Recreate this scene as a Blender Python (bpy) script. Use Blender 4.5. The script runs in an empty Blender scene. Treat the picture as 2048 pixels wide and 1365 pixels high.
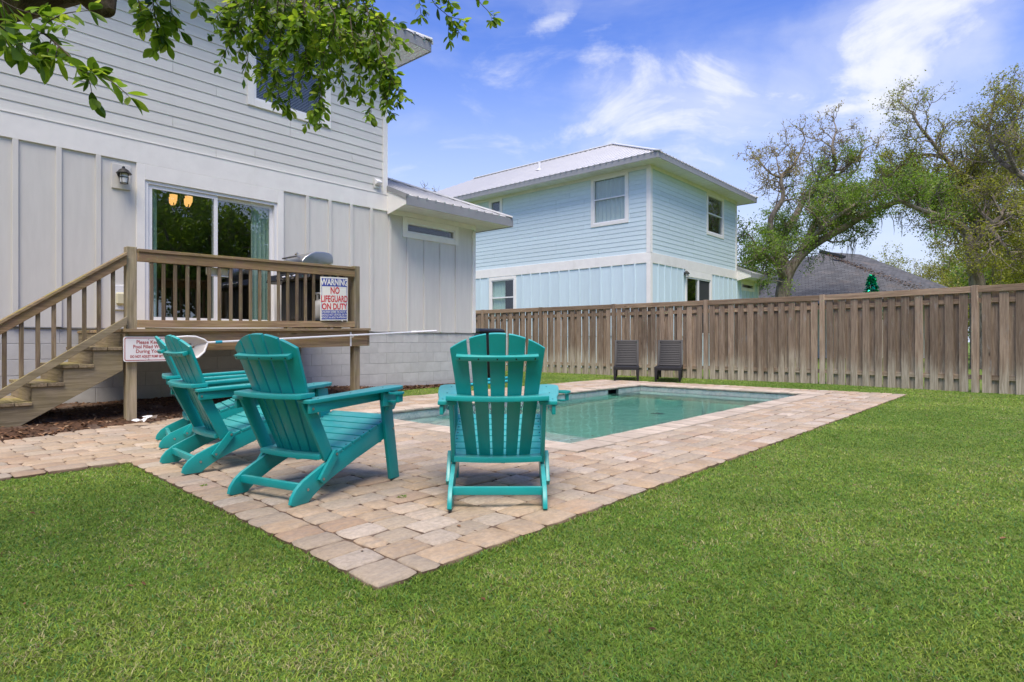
import bpy, bmesh, math, random
import numpy as np
from mathutils import Vector, Matrix, Euler
random.seed(7); np.random.seed(7)
R = math.radians
SC = bpy.context.scene
COL = SC.collection

# ------------------------------------------------------------------ camera
cam = bpy.data.cameras.new('camera'); cam.sensor_width = 36.0
cam.lens = 36.0 * 1220 / 2048; cam.clip_start = 0.05; cam.clip_end = 2000
camo = bpy.data.objects.new('camera', cam); COL.objects.link(camo)
CAMH = 0.93
camo.location = (0, 0, CAMH); camo.rotation_euler = (R(90), 0, 0)
SC.camera = camo

# ------------------------------------------------------------------ sky, sun, exposure
SUN_EL, SUN_AZ = 63.0, 182.0            # azimuth clockwise from +Y
world = bpy.data.worlds.new('World'); SC.world = world; world.use_nodes = True
def build_world():
    nt = world.node_tree; nt.nodes.clear()
    N = nt.nodes.new; L = nt.links.new
    out = N('ShaderNodeOutputWorld'); bg = N('ShaderNodeBackground')
    sky = N('ShaderNodeTexSky'); sky.sky_type = 'NISHITA'; sky.sun_disc = False
    sky.sun_elevation = R(SUN_EL); sky.sun_rotation = R(SUN_AZ)
    sky.air_density = 1.0; sky.dust_density = 0.6; sky.ozone_density = 3.0
    hs = N('ShaderNodeHueSaturation'); hs.inputs['Saturation'].default_value = 1.27; hs.inputs['Hue'].default_value = 0.522
    hs.inputs['Value'].default_value = 1.1
    L(sky.outputs[0], hs.inputs['Color'])
    tc = N('ShaderNodeTexCoord'); sep = N('ShaderNodeSeparateXYZ'); L(tc.outputs['Generated'], sep.inputs[0])
    def M(op, a, b=None, c=None, clamp=False):
        n = N('ShaderNodeMath'); n.operation = op; n.use_clamp = clamp
        for i, v in enumerate((a, b, c)):
            if v is None: continue
            if isinstance(v, (int, float)): n.inputs[i].default_value = v
            else: L(v, n.inputs[i])
        return n.outputs[0]
    zc = M('ADD', M('MAXIMUM', sep.outputs[2], 0.0), 0.22)
    cmb = N('ShaderNodeCombineXYZ')
    L(M('DIVIDE', sep.outputs[0], zc), cmb.inputs[0]); L(M('DIVIDE', sep.outputs[1], zc), cmb.inputs[1])
    cmb.inputs[2].default_value = 3.7
    def noise(scale, detail, rough, dist=0.0, off=(0, 0, 0), stretch=(1, 1, 1)):
        mp = N('ShaderNodeMapping'); mp.inputs['Location'].default_value = off; mp.inputs['Scale'].default_value = stretch
        L(cmb.outputs[0], mp.inputs[0])
        n = N('ShaderNodeTexNoise'); n.inputs['Scale'].default_value = scale; n.inputs['Detail'].default_value = detail
        n.inputs['Roughness'].default_value = rough; n.inputs['Distortion'].default_value = dist
        L(mp.outputs[0], n.inputs['Vector']); return n.outputs['Fac']
    n1 = noise(2.6, 10, 0.62, 0.6, (4.1, 1.3, 0))
    n2 = noise(1.1, 7, 0.56, 1.0, (0.5, 7.7, 1), (1.0, 1.7, 1))
    wn = N('ShaderNodeTexNoise'); wn.inputs['Scale'].default_value = 9.0; wn.inputs['Detail'].default_value = 8; wn.inputs['Roughness'].default_value = 0.6; L(tc.outputs['Generated'], wn.inputs['Vector'])
    wa = N('ShaderNodeVectorMath'); wa.operation = 'MULTIPLY_ADD'; L(wn.outputs['Color'], wa.inputs[0]); wa.inputs[1].default_value = (.15, .15, .15)
    ws_ = N('ShaderNodeVectorMath'); ws_.operation = 'SUBTRACT'; L(tc.outputs['Generated'], ws_.inputs[0]); ws_.inputs[1].default_value = (.075, .075, .075); L(ws_.outputs[0], wa.inputs[2])
    wz = N('ShaderNodeVectorMath'); wz.operation = 'NORMALIZE'; L(wa.outputs[0], wz.inputs[0])
    # where the individual clouds stand, as directions in the sky
    def blob(x, y, rad, amp):
        d = Vector(((x - 1024) / 1220, 1, (681 - y) / 1220)).normalized()
        dt = N('ShaderNodeVectorMath'); dt.operation = 'DOT_PRODUCT'
        L(wz.outputs[0], dt.inputs[0]); dt.inputs[1].default_value = d
        c0 = math.cos(rad)
        mr = N('ShaderNodeMapRange'); mr.interpolation_type = 'LINEAR'
        L(dt.outputs['Value'], mr.inputs['Value']); mr.inputs['From Min'].default_value = c0; mr.inputs['From Max'].default_value = 1.0
        mr.inputs['To Min'].default_value = 0.0; mr.inputs['To Max'].default_value = amp
        return mr.outputs[0]
    bl = None
    for a in ((1860, -10, 0.125, .28), (1730, 45, 0.08, .15), (1960, -50, 0.10, .14), (1640, 110, 0.06, .12), (1740, 190, 0.08, .22), (1850, 165, 0.085, .24),
              (1235, 205, 0.09, .24), (1380, 130, 0.08, .08), (1480, 135, 0.07, .13), (1420, 220, 0.11, .11), (1095, 32, 0.035, .22), (1600, 160, 0.04, .18), (1300, 260, .14, .12), (1480, 240, .1, .08)):
        b = blob(*a); bl = b if bl is None else M('ADD', bl, b)
    base = M('ADD', M('MULTIPLY_ADD', n1, 1.5, -0.25), bl)
    def mr(v, a, b, lo, hi):
        n = N('ShaderNodeMapRange'); n.interpolation_type = 'SMOOTHSTEP'; L(v, n.inputs['Value'])
        n.inputs['From Min'].default_value = a; n.inputs['From Max'].default_value = b
        n.inputs['To Min'].default_value = lo; n.inputs['To Max'].default_value = hi
        return n.outputs[0]
    dense = mr(base, 0.57, 1.05, 0.0, 0.92)
    wisp = mr(M('ADD', n2, M('MULTIPLY', bl, 0.5)), 0.44, 0.90, 0.0, 0.50)
    cov = M('MAXIMUM', dense, wisp)
    haze = mr(sep.outputs[2], 0.04, 0.50, 0.97, 0.0)
    hz = N('ShaderNodeMix'); hz.data_type = 'RGBA'; L(haze, hz.inputs['Factor']); L(hs.outputs[0], hz.inputs['A']); hz.inputs['B'].default_value = HAZE
    mix = N('ShaderNodeMix'); mix.data_type = 'RGBA'
    L(cov, mix.inputs['Factor']); L(hz.outputs['Result'], mix.inputs['A']); mix.inputs['B'].default_value = CLOUD
    L(mix.outputs['Result'], bg.inputs['Color']); bg.inputs['Strength'].default_value = SKY_STRENGTH
    L(bg.outputs[0], out.inputs[0])
SKY_STRENGTH = 0.14
CLOUD = (4.2, 4.3, 4.6, 1)
HAZE = (3.1, 3.5, 4.5, 1)
build_world()
sl = bpy.data.lights.new('sun', 'SUN'); sl.energy = 3.0; sl.angle = R(34); sl.color = (1.0, 0.90, 0.76)
so = bpy.data.objects.new('sun', sl); COL.objects.link(so)
sd = Vector((math.sin(R(SUN_AZ)) * math.cos(R(SUN_EL)), math.cos(R(SUN_AZ)) * math.cos(R(SUN_EL)), math.sin(R(SUN_EL))))
so.rotation_euler = sd.to_track_quat('Z', 'Y').to_euler(); so.location = (0, 0, 30)
SC.render.engine = 'CYCLES'
SC.view_settings.view_transform = 'Standard'; SC.view_settings.look = 'None'
SC.view_settings.exposure = 0.74; SC.view_settings.gamma = 1.0
SC.cycles.max_bounces = 8; SC.cycles.transparent_max_bounces = 12; SC.cycles.caustics_reflective = False; SC.cycles.caustics_refractive = True
SC.cycles.use_denoising = True

# ------------------------------------------------------------------ frames of the place
UX, UY = 0.6633, 0.7483                 # direction along the house walls and the pool
THETA = math.atan2(UY, UX)
HOUSE_O = (-1.609, 12.748)              # on the grey wall line
PATIO_A = (-0.51, 2.32)                 # near corner of the paving
def yard(u, v):                         # paving frame -> world
    return (PATIO_A[0] + u * UX - v * UY, PATIO_A[1] + u * UY + v * UX)
def at(px, py, Z):                      # a point seen in that direction, Z metres out
    return Vector(((px - 1024) / 1220 * Z, Z, CAMH + (681 - py) / 1220 * Z))

# ------------------------------------------------------------------ materials
class NT:
    def __init__(s, name):
        s.m = bpy.data.materials.new(name); s.m.use_nodes = True
        s.t = s.m.node_tree; s.t.nodes.clear()
        s.out = s.t.nodes.new('ShaderNodeOutputMaterial')
        s._c = {}
    def n(s, kind, **kw):
        x = s.t.nodes.new(kind)
        for k, v in kw.items(): setattr(x, k, v)
        return x
    def l(s, a, b): s.t.links.new(a, b)
    def setv(s, sock, v):
        if hasattr(v, 'is_linked') or isinstance(v, bpy.types.NodeSocket): s.l(v, sock)
        elif isinstance(v, (tuple, list)) and len(v) == 3 and sock.type == 'RGBA': sock.default_value = (*v, 1)
        else: sock.default_value = v
    def math(s, op, a, b=None, clamp=False):
        x = s.n('ShaderNodeMath', operation=op, use_clamp=clamp); s.setv(x.inputs[0], a)
        if b is not None: s.setv(x.inputs[1], b)
        return x.outputs[0]
    def coord(s, which='Object'):
        if 'tc' not in s._c: s._c['tc'] = s.n('ShaderNodeTexCoord')
        return s._c['tc'].outputs[which]
    def rnd(s):
        if 'oi' not in s._c: s._c['oi'] = s.n('ShaderNodeObjectInfo')
        return s._c['oi'].outputs['Random']
    def piece(s):                       # random per object plus random per piece inside a joined mesh
        if 'pc' not in s._c:
            a = s.n('ShaderNodeAttribute', attribute_name='piece')
            s._c['pc'] = s.math('FRACT', s.math('ADD', a.outputs['Fac'], s.rnd()))
        return s._c['pc']
    def shifted(s, k=37.0):             # object coords moved by the random number so no two pieces repeat
        v = s.n('ShaderNodeVectorMath', operation='ADD'); s.l(s.coord(), v.inputs[0])
        m = s.math('MULTIPLY', s.piece(), k); c = s.n('ShaderNodeCombineXYZ')
        for i in range(3): s.l(m, c.inputs[i])
        s.l(c.outputs[0], v.inputs[1]); return v.outputs[0]
    def map(s, vec, scale=(1, 1, 1), loc=(0, 0, 0)):
        m = s.n('ShaderNodeMapping'); s.l(vec, m.inputs[0]); m.inputs['Scale'].default_value = scale; m.inputs['Location'].default_value = loc
        return m.outputs[0]
    def noise(s, vec, scale, detail=4, rough=.55, dist=0):
        x = s.n('ShaderNodeTexNoise'); s.l(vec, x.inputs['Vector']); x.inputs['Scale'].default_value = scale
        x.inputs['Detail'].default_value = detail; x.inputs['Roughness'].default_value = rough; x.inputs['Distortion'].default_value = dist
        return x.outputs['Fac']
    def ramp(s, f, lo, hi, a=0.0, b=1.0, smooth=True):
        x = s.n('ShaderNodeMapRange'); x.interpolation_type = 'SMOOTHSTEP' if smooth else 'LINEAR'
        s.setv(x.inputs['Value'], f); x.inputs['From Min'].default_value = lo; x.inputs['From Max'].default_value = hi
        x.inputs['To Min'].default_value = a; x.inputs['To Max'].default_value = b
        return x.outputs[0]
    def mix(s, f, a, b, mode='MIX'):
        x = s.n('ShaderNodeMix', data_type='RGBA', blend_type=mode); s.setv(x.inputs['Factor'], f)
        s.setv(x.inputs['A'], a); s.setv(x.inputs['B'], b); return x.outputs['Result']
    def colramp(s, f, stops):
        x = s.n('ShaderNodeValToRGB'); s.setv(x.inputs[0], f); e = x.color_ramp.elements
        while len(e) < len(stops): e.new(0.5)
        for el, (p, c) in zip(e, stops): el.position = p; el.color = (*c, 1)
        return x.outputs[0]
    def hsv(s, c, h=.5, sat=1, v=1):
        x = s.n('ShaderNodeHueSaturation'); s.setv(x.inputs['Color'], c); s.setv(x.inputs['Hue'], h); s.setv(x.inputs['Saturation'], sat); s.setv(x.inputs['Value'], v)
        return x.outputs[0]
    def bump(s, h, strength=.3, dist=.01):
        x = s.n('ShaderNodeBump'); s.l(h, x.inputs['Height']); x.inputs['Strength'].default_value = strength; x.inputs['Distance'].default_value = dist
        return x.outputs[0]
    def normz(s):
        g = s.n('ShaderNodeNewGeometry'); sp = s.n('ShaderNodeSeparateXYZ'); s.l(g.outputs['Normal'], sp.inputs[0]); return sp.outputs[2]
    def posz(s):
        g = s.n('ShaderNodeNewGeometry'); sp = s.n('ShaderNodeSeparateXYZ'); s.l(g.outputs['Position'], sp.inputs[0]); return sp.outputs[2]
    def pos(s):
        return s.n('ShaderNodeNewGeometry').outputs['Position']
    def bsdf(s, color, rough=.5, normal=None, metallic=0, spec=.5, **kw):
        x = s.n('ShaderNodeBsdfPrincipled'); s.setv(x.inputs['Base Color'], color); s.setv(x.inputs['Roughness'], rough)
        s.setv(x.inputs['Metallic'], metallic); x.inputs['Specular IOR Level'].default_value = spec
        if normal is not None: s.l(normal, x.inputs['Normal'])
        for k, v in kw.items(): s.setv(x.inputs[k], v)
        s.l(x.outputs[0], s.out.inputs[0]); return x

def m_paint(name, col, rough=.55, var=.06, grain=(1, 1, 1), dirt=0.0, dirtcol=(.25, .24, .2), bump=.05, spec=.35, piecevar=.03):
    t = NT(name); v = t.shifted()
    n1 = t.noise(t.map(v, grain), 3.0, 5, .6); n2 = t.noise(t.map(v, grain), 60, 3, .6)
    c = t.hsv(col, .5, 1, t.math('ADD', t.ramp(n1, .3, .7, 1 - var, 1 + var), t.ramp(t.piece(), 0, 1, -piecevar, piecevar)))
    if dirt:
        n3 = t.noise(t.map(t.coord(), (1, 1, .35)), 2.2, 7, .7)
        c = t.mix(t.math('MULTIPLY', t.ramp(n3, .52, .78), dirt), c, dirtcol)
    t.bsdf(c, rough, t.bump(n2, bump, .004), spec=spec); return t.m

def m_wood(name, axis, light, dark, moss=.0, bleach=None, rough=.85, warm=None, grey=.3):
    t = NT(name); v = t.shifted(91.0)
    st = {'x': (.06, 1, 1), 'y': (1, .06, 1), 'z': (1, 1, .06)}[axis]
    g1 = t.noise(t.map(v, st), 34, 6, .65, .6)
    g2 = t.noise(t.map(v, tuple(.25 if a < 1 else 1 for a in st)), 5, 5, .65, .8)
    c = t.mix(t.ramp(g1, .32, .68), dark, light)
    c = t.mix(t.ramp(g2, .35, .75, 0, .45), c, tuple(.55 * a for a in light))
    if warm: c = t.mix(t.ramp(t.piece(), .45, 1, 0, .75), c, t.mix(t.ramp(g1, .3, .7), tuple(.6 * a for a in warm), warm))
    c = t.hsv(c, .5, 1, t.ramp(t.math('FRACT', t.math('MULTIPLY', t.piece(), 7.31)), 0, 1, .68, 1.28, False))
    # knots
    vo = t.n('ShaderNodeTexVoronoi'); t.l(t.map(v, tuple(.45 if a < 1 else 1.6 for a in st)), vo.inputs['Vector']); vo.inputs['Scale'].default_value = 3.2
    k = t.ramp(vo.outputs['Distance'], .035, .10, .8, 0)
    c = t.mix(k, c, tuple(.32 * a for a in dark))
    # weather streaks
    w = t.noise(t.map(v, tuple(.3 if a < 1 else 1 for a in st)), 9, 6, .7)
    c = t.mix(t.ramp(w, .55, .75, 0, grey), c, (.30, .29, .27))
    if moss:
        mn = t.noise(t.coord(), 4.5, 6, .7)
        up = t.ramp(t.normz(), .2, .8, .25, 1)
        c = t.mix(t.math('MULTIPLY', t.math('MULTIPLY', t.ramp(mn, .38, .62), up), moss), c, (.27, .235, .05))
    if bleach:                           # sprinkler-bleached foot of the fence
        nz = t.noise(t.map(t.pos(), (.55, .55, .3)), 1.6, 4, .6)
        nz2 = t.noise(t.map(t.pos(), (4, 4, .5)), 3, 3, .6)
        h = t.math('ADD', t.posz(), t.math('ADD', t.math('MULTIPLY', t.math('SUBTRACT', nz, .5), 1.5), t.math('MULTIPLY', t.math('SUBTRACT', nz2, .5), .8)))
        f = t.ramp(h, bleach - .35, bleach + .22, .92, 0)
        c = t.mix(f, c, t.mix(t.ramp(g1, .3, .7), (.27, .225, .165), (.54, .475, .375)))
    hgt = t.math('ADD', g1, t.math('MULTIPLY', k, -.6))
    t.bsdf(c, rough, t.bump(hgt, .45, .006), spec=.2); return t.m

def m_flat(name, col, rough=.5, metallic=0, spec=.5, bump=0, **kw):
    t = NT(name); nrm = None
    if bump: nrm = t.bump(t.noise(t.coord(), 90, 4, .6), bump, .004)
    t.bsdf(col, rough, nrm, metallic, spec, **kw); return t.m

MAT = {}
GREY = (.56, .575, .57)
MAT['siding'] = m_paint('grey siding', (.66, .65, .60), .6, .04, (.35, 8, 8), .18, (.42, .42, .38), .12)
MAT['panel'] = m_paint('grey panel', (.64, .62, .57), .6, .035, (4, 4, .5), .15, (.40, .40, .36), .06)
MAT['trim'] = m_paint('white trim', (.84, .815, .76), .5, .04, (1, 1, 1), .28, (.52, .50, .42), .04)
MAT['door_white'] = m_paint('white vinyl', (.80, .80, .80), .35, .02)
MAT['blue_siding'] = m_paint('blue siding', (.585, .70, .725), .6, .04, (2, 2, 8), .15, (.40, .52, .52), .1)
MAT['blue_panel'] = m_paint('blue panel', (.60, .73, .775), .6, .03, (4, 4, .5), .1, (.42, .55, .56), .05)
MAT['soffit'] = m_paint('white soffit', (.76, .75, .76), .6, .05, (1, 1, 1), .35, (.50, .48, .44), .04)
MAT['fascia'] = m_paint('grey metal fascia', (.27, .275, .28), .4, .05)
def m_metalroof():
    t = NT('painted metal roof'); n = t.noise(t.coord(), 1.3, 5, .6); n2 = t.noise(t.map(t.coord(), (1, 1, 1)), 9, 5, .7)
    c = t.mix(t.ramp(n, .3, .7), (.64, .64, .635), (.72, .715, .705)); c = t.mix(t.ramp(n2, .62, .8, 0, .3), c, (.38, .37, .33))
    t.bsdf(c, .38, None, 0, .5); return t.m
MAT['metalroof'] = m_metalroof()
MAT['rib'] = m_flat('roof rib', (.50, .50, .50), .4)
def m_block():
    t = NT('painted concrete block'); v = t.shifted(); n = t.noise(v, 5, 6, .65); n2 = t.noise(v, 140, 4, .7)
    c = t.mix(t.ramp(n, .3, .7), (.50, .495, .475), (.57, .565, .54))
    n3 = t.noise(t.map(t.pos(), (1, 1, 1)), 1.6, 6, .7); c = t.mix(t.ramp(n3, .55, .8, 0, .5), c, (.36, .35, .32))
    c = t.hsv(c, .5, 1, t.ramp(t.piece(), 0, 1, .95, 1.05, False))
    low = t.ramp(t.math('ADD', t.posz(), t.math('MULTIPLY', n3, .3)), .1, .35, .5, 0); c = t.mix(low, c, (.30, .27, .23))
    t.bsdf(c, .85, t.bump(n2, .5, .006), spec=.2); return t.m
MAT['block'] = m_block()
MAT['mortar'] = m_paint('mortar', (.44, .445, .435), .9, .1)
MAT['deckx'] = m_wood('deck wood along', 'x', (.38, .28, .18), (.17, .12, .075), moss=.9, warm=(.42, .265, .155))
MAT['deckz'] = m_wood('deck wood upright', 'z', (.27, .205, .145), (.115, .085, .06), moss=.6)
MAT['decky'] = m_wood('deck wood across', 'y', (.32, .255, .17), (.15, .115, .07), moss=.7)
MAT['stringer'] = m_wood('stair stringer wood', 'x', (.36, .30, .20), (.19, .155, .10), moss=.45)
MAT['post'] = m_wood('deck post wood', 'z', (.36, .30, .21), (.18, .15, .10), moss=.7)
MAT['fence'] = m_wood('fence picket wood', 'z', (.36, .27, .195), (.19, .135, .095), bleach=.50, grey=.65)
MAT['fencerail'] = m_wood('fence rail wood', 'x', (.37, .265, .180), (.20, .135, .088), bleach=.3, grey=.25)
def m_teal():
    t = NT('teal poly lumber'); v = t.shifted(); n = t.noise(v, 4, 4, .6); n2 = t.noise(t.map(v, (1, 1, 1)), 220, 3, .6)
    c = t.mix(t.ramp(n, .3, .7), (.004, .300, .302), (.005, .345, .345))
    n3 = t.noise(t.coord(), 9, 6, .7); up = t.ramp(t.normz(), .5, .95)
    c = t.mix(t.math('MULTIPLY', t.ramp(n3, .3, .75, .25, .7), up), c, (.13, .48, .455))  # up-facing boards tinted paler, standing in for sky light on them
    sc = t.noise(t.map(v, (1, 1, 1)), 26, 7, .75); c = t.mix(t.ramp(sc, .60, .78, 0, .35), c, (.16, .34, .32))
    t.bsdf(c, t.ramp(n3, .3, .7, .30, .46), t.bump(n2, .10, .003), spec=.6); return t.m
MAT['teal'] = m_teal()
MAT['bolt'] = m_flat('bolt steel', (.45, .43, .40), .35, .9)
MAT['black'] = m_flat('black plastic', (.012, .012, .013), .45)
MAT['blackmetal'] = m_flat('black painted metal', (.02, .02, .021), .4, .1)
MAT['charcoal'] = m_flat('charcoal resin', (.012, .0115, .0125), .6, bump=.15)
def m_steel():
    t = NT('brushed stainless'); n = t.noise(t.map(t.coord(), (1, 40, 1)), 8, 3, .6)
    t.bsdf((.50, .49, .47), t.ramp(n, .3, .7, .28, .42), None, 1.0); return t.m
MAT['steel'] = m_steel()
MAT['tank'] = m_paint('tank grey paint', (.52, .52, .50), .4, .05)
MAT['lampglass'] = m_flat('lantern glass', (.75, .75, .72), .2, 0, .5)
MAT['cream'] = m_paint('cream plastic', (.62, .58, .40), .5, .05)
MAT['white'] = m_flat('white plastic', (.78, .78, .77), .4)
MAT['signwhite'] = m_flat('sign face cream', (.76, .75, .66), .4)
MAT['signwhite2'] = m_flat('sign face white', (.78, .77, .76), .4)
MAT['signblue'] = m_flat('sign print blue', (.035, .06, .33), .4)
MAT['signred'] = m_flat('sign print red', (.58, .015, .03), .4)
MAT['signred2'] = m_flat('sign print dull red', (.42, .05, .05), .4)
MAT['alu'] = m_flat('pole white aluminium', (.72, .73, .74), .3, .2)
MAT['polebl'] = m_flat('pole blue grip', (.02, .30, .42), .4)
def m_net():
    t = NT('net mesh'); 
    vo = t.n('ShaderNodeTexWave', wave_type='BANDS'); 
    p = t.n('ShaderNodeBsdfPrincipled'); p.inputs['Base Color'].default_value = (.62, .59, .55, 1); p.inputs['Roughness'].default_value = .7
    tr = t.n('ShaderNodeBsdfTransparent'); m = t.n('ShaderNodeMixShader'); m.inputs[0].default_value = .86
    t.l(tr.outputs[0], m.inputs[1]); t.l(p.outputs[0], m.inputs[2]); t.l(m.outputs[0], t.out.inputs[0]); return t.m
MAT['net'] = m_net()
def m_glass(name, tint=(.86, .89, .88), rough=.0, ior=1.55):
    t = NT(name); tr = t.n('ShaderNodeBsdfTransparent'); tr.inputs[0].default_value = (*tint, 1)
    gl = t.n('ShaderNodeBsdfGlossy'); gl.inputs['Roughness'].default_value = rough; gl.inputs['Color'].default_value = (.95, .97, 1, 1)
    n = t.noise(t.coord(), 1.1, 2, .5); bp = t.bump(n, .05, .02); t.l(bp, gl.inputs['Normal'])
    ge = t.n('ShaderNodeNewGeometry'); fr = t.n('ShaderNodeFresnel'); t.l(t.ramp(ge.outputs['Backfacing'], 0, 1, ior, 1 / ior, False), fr.inputs[0])   # thin pane: same mirror on both faces
    m = t.n('ShaderNodeMixShader'); t.l(fr.outputs[0], m.inputs[0]); t.l(tr.outputs[0], m.inputs[1]); t.l(gl.outputs[0], m.inputs[2])
    t.l(m.outputs[0], t.out.inputs[0]); return t.m
MAT['glass'] = m_glass('window glass'); MAT['doorglass'] = m_glass('coated door glass', (.84, .87, .86), .0, 2.15)
MAT['screen'] = m_flat('insect screen', (.03, .033, .035), .8)
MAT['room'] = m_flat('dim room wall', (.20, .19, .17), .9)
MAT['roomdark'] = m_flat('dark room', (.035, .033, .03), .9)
def m_cloth(name, a, b):
    t = NT(name); n = t.noise(t.coord(), 300, 2, .5)
    t.bsdf(t.mix(n, a, b), .9, None, 0, .1); return t.m
MAT['curtain'] = m_cloth('mint curtain', (.60, .80, .73), (.68, .86, .79))
MAT['sheer'] = m_cloth('pale curtain', (.62, .72, .71), (.72, .80, .79))
MAT['blind'] = m_flat('window blind', (.55, .55, .54), .6)
def m_lit(name, col, s):
    t = NT(name); e = t.n('ShaderNodeEmission'); e.inputs[0].default_value = (*col, 1); e.inputs[1].default_value = s
    t.l(e.outputs[0], t.out.inputs[0]); return t.m
MAT['bulb'] = m_lit('lit lamp shade', (1, .50, .16), 1.1)
def m_paver():
    t = NT('tumbled paver'); v = t.shifted(53.0)
    n = t.noise(v, 6, 5, .6, .4); n2 = t.noise(v, 40, 6, .7); n3 = t.noise(v, 190, 4, .7)
    st = t.noise(t.map(v, (1, 5, 1)), 5, 5, .65, .8)
    c = t.mix(t.ramp(n, .35, .65), (.43, .315, .205), (.51, .39, .27))
    c = t.mix(t.ramp(t.piece(), .35, .75, 0, .9), c, t.mix(n, (.41, .335, .245), (.49, .41, .315)))
    p2 = t.math('FRACT', t.math('MULTIPLY', t.piece(), 9.17)); c = t.mix(t.ramp(p2, .75, 1, 0, .45), c, (.44, .28, .185))
    c = t.mix(t.ramp(p2, 0, .25, .5, 0), c, (.62, .54, .46))
    c = t.mix(t.ramp(st, .46, .72, 0, .6), c, (.30, .27, .235))
    c = t.mix(t.ramp(n2, .3, .65, .42, 0), c, (.22, .18, .14))
    big = t.noise(t.pos(), 1.5, 5, .65); c = t.mix(t.ramp(big, .48, .72, 0, .38), c, (.30, .26, .22))
    p3 = t.math('FRACT', t.math('MULTIPLY', t.piece(), 23.7)); c = t.hsv(c, .5, 1, t.ramp(p3, 0, 1, .90, 1.12, False))
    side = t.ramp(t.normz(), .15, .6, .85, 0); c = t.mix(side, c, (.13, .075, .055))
    h = t.math('ADD', t.math('MULTIPLY', n2, .7), t.math('MULTIPLY', n3, .35))
    t.bsdf(c, .9, t.bump(h, .9, .009), spec=.2); return t.m
MAT['paver'] = m_paver()
def m_coping():
    t = NT('coping stone'); v = t.shifted(53.0); n = t.noise(v, 7, 6, .65); n2 = t.noise(v, 60, 5, .7)
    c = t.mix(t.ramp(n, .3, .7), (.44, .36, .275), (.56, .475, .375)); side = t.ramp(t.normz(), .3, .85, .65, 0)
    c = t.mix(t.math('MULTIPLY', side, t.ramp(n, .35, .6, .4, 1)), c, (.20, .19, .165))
    c = t.hsv(c, .5, 1, t.ramp(t.piece(), 0, 1, .85, 1.15, False))
    t.bsdf(c, .85, t.bump(n2, .6, .006), spec=.25); return t.m
MAT['coping'] = m_coping()
def m_jointsand():
    t = NT('joint sand'); n = t.noise(t.coord(), 30, 5, .7)
    t.bsdf(t.mix(n, (.09, .06, .045), (.20, .15, .11)), .95, t.bump(n, .5, .01), spec=.1); return t.m
MAT['sand'] = m_jointsand()
def m_tile():
    t = NT('waterline stone tile'); v = t.shifted(); n = t.noise(t.coord(), 9, 7, .75, 1.0); n2 = t.noise(t.coord(), 30, 4, .7)
    c = t.colramp(n, [(.3, (.20, .27, .27)), (.45, (.33, .41, .40)), (.58, (.46, .49, .46)), (.72, (.30, .29, .26))])
    c = t.mix(t.ramp(n2, .55, .7, 0, .5), c, (.46, .47, .44))
    t.bsdf(c, .35, t.bump(n, .3, .004), spec=.5); return t.m
MAT['tile'] = m_tile()
def m_plaster():
    t = NT('pool plaster'); n = t.noise(t.coord(), 2.2, 5, .6)
    t.bsdf(t.mix(n, (.50, .66, .58), (.60, .74, .66)), .8, None, 0, .2); return t.m
MAT['plaster'] = m_plaster()
def m_water():
    t = NT('pool water'); c = t.coord()
    n1 = t.noise(t.map(c, (1.2, 2.4, 1)), 1.7, 3, .5); n2 = t.noise(t.map(c, (1, 1.6, 1)), 7, 3, .5)
    h = t.math('ADD', n1, t.math('MULTIPLY', n2, .22)); b = t.bump(h, .16, .05)
    tr = t.n('ShaderNodeBsdfRefraction'); tr.inputs['IOR'].default_value = 1.33; tr.inputs['Roughness'].default_value = 0.0; t.l(b, tr.inputs['Normal'])
    gl = t.n('ShaderNodeBsdfGlossy'); gl.inputs['Roughness'].default_value = .0; t.l(b, gl.inputs['Normal'])
    fr = t.n('ShaderNodeFresnel'); fr.inputs[0].default_value = 1.33; t.l(b, fr.inputs['Normal'])
    m = t.n('ShaderNodeMixShader'); t.l(fr.outputs[0], m.inputs[0]); t.l(tr.outputs[0], m.inputs[1]); t.l(gl.outputs[0], m.inputs[2])
    va = t.n('ShaderNodeVolumeAbsorption'); va.inputs['Color'].default_value = (.40, .86, .80, 1); va.inputs['Density'].default_value = .85
    t.l(m.outputs[0], t.out.inputs['Surface']); t.l(va.outputs[0], t.out.inputs['Volume']); return t.m
MAT['water'] = m_water()
def m_ground():
    t = NT('lawn soil and thatch'); p = t.pos(); n = t.noise(p, .9, 5, .6); n2 = t.noise(p, 14, 6, .7); n3 = t.noise(p, 90, 4, .7)
    c = t.mix(t.ramp(n2, .3, .7), (.085, .14, .025), (.19, .26, .055)); c = t.mix(t.ramp(n, .5, .75, 0, .5), c, (.28, .27, .12))
    c = t.mix(t.ramp(n3, .55, .75, 0, .6), c, (.03, .035, .012))
    t.bsdf(c, .95, t.bump(n3, .8, .02), spec=.1); return t.m
MAT['ground'] = m_ground()
def m_grass():
    t = NT('grass blade'); a = t.n('ShaderNodeAttribute', attribute_name='Col')
    p = t.n('ShaderNodeBsdfPrincipled'); t.l(a.outputs['Color'], p.inputs['Base Color']); p.inputs['Roughness'].default_value = .55; p.inputs['Specular IOR Level'].default_value = .25
    tl = t.n('ShaderNodeBsdfTranslucent'); t.l(a.outputs['Color'], tl.inputs[0])
    m = t.n('ShaderNodeMixShader'); m.inputs[0].default_value = .3; t.l(p.outputs[0], m.inputs[1]); t.l(tl.outputs[0], m.inputs[2]); t.l(m.outputs[0], t.out.inputs[0])
    return t.m
MAT['grass'] = m_grass()
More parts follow.
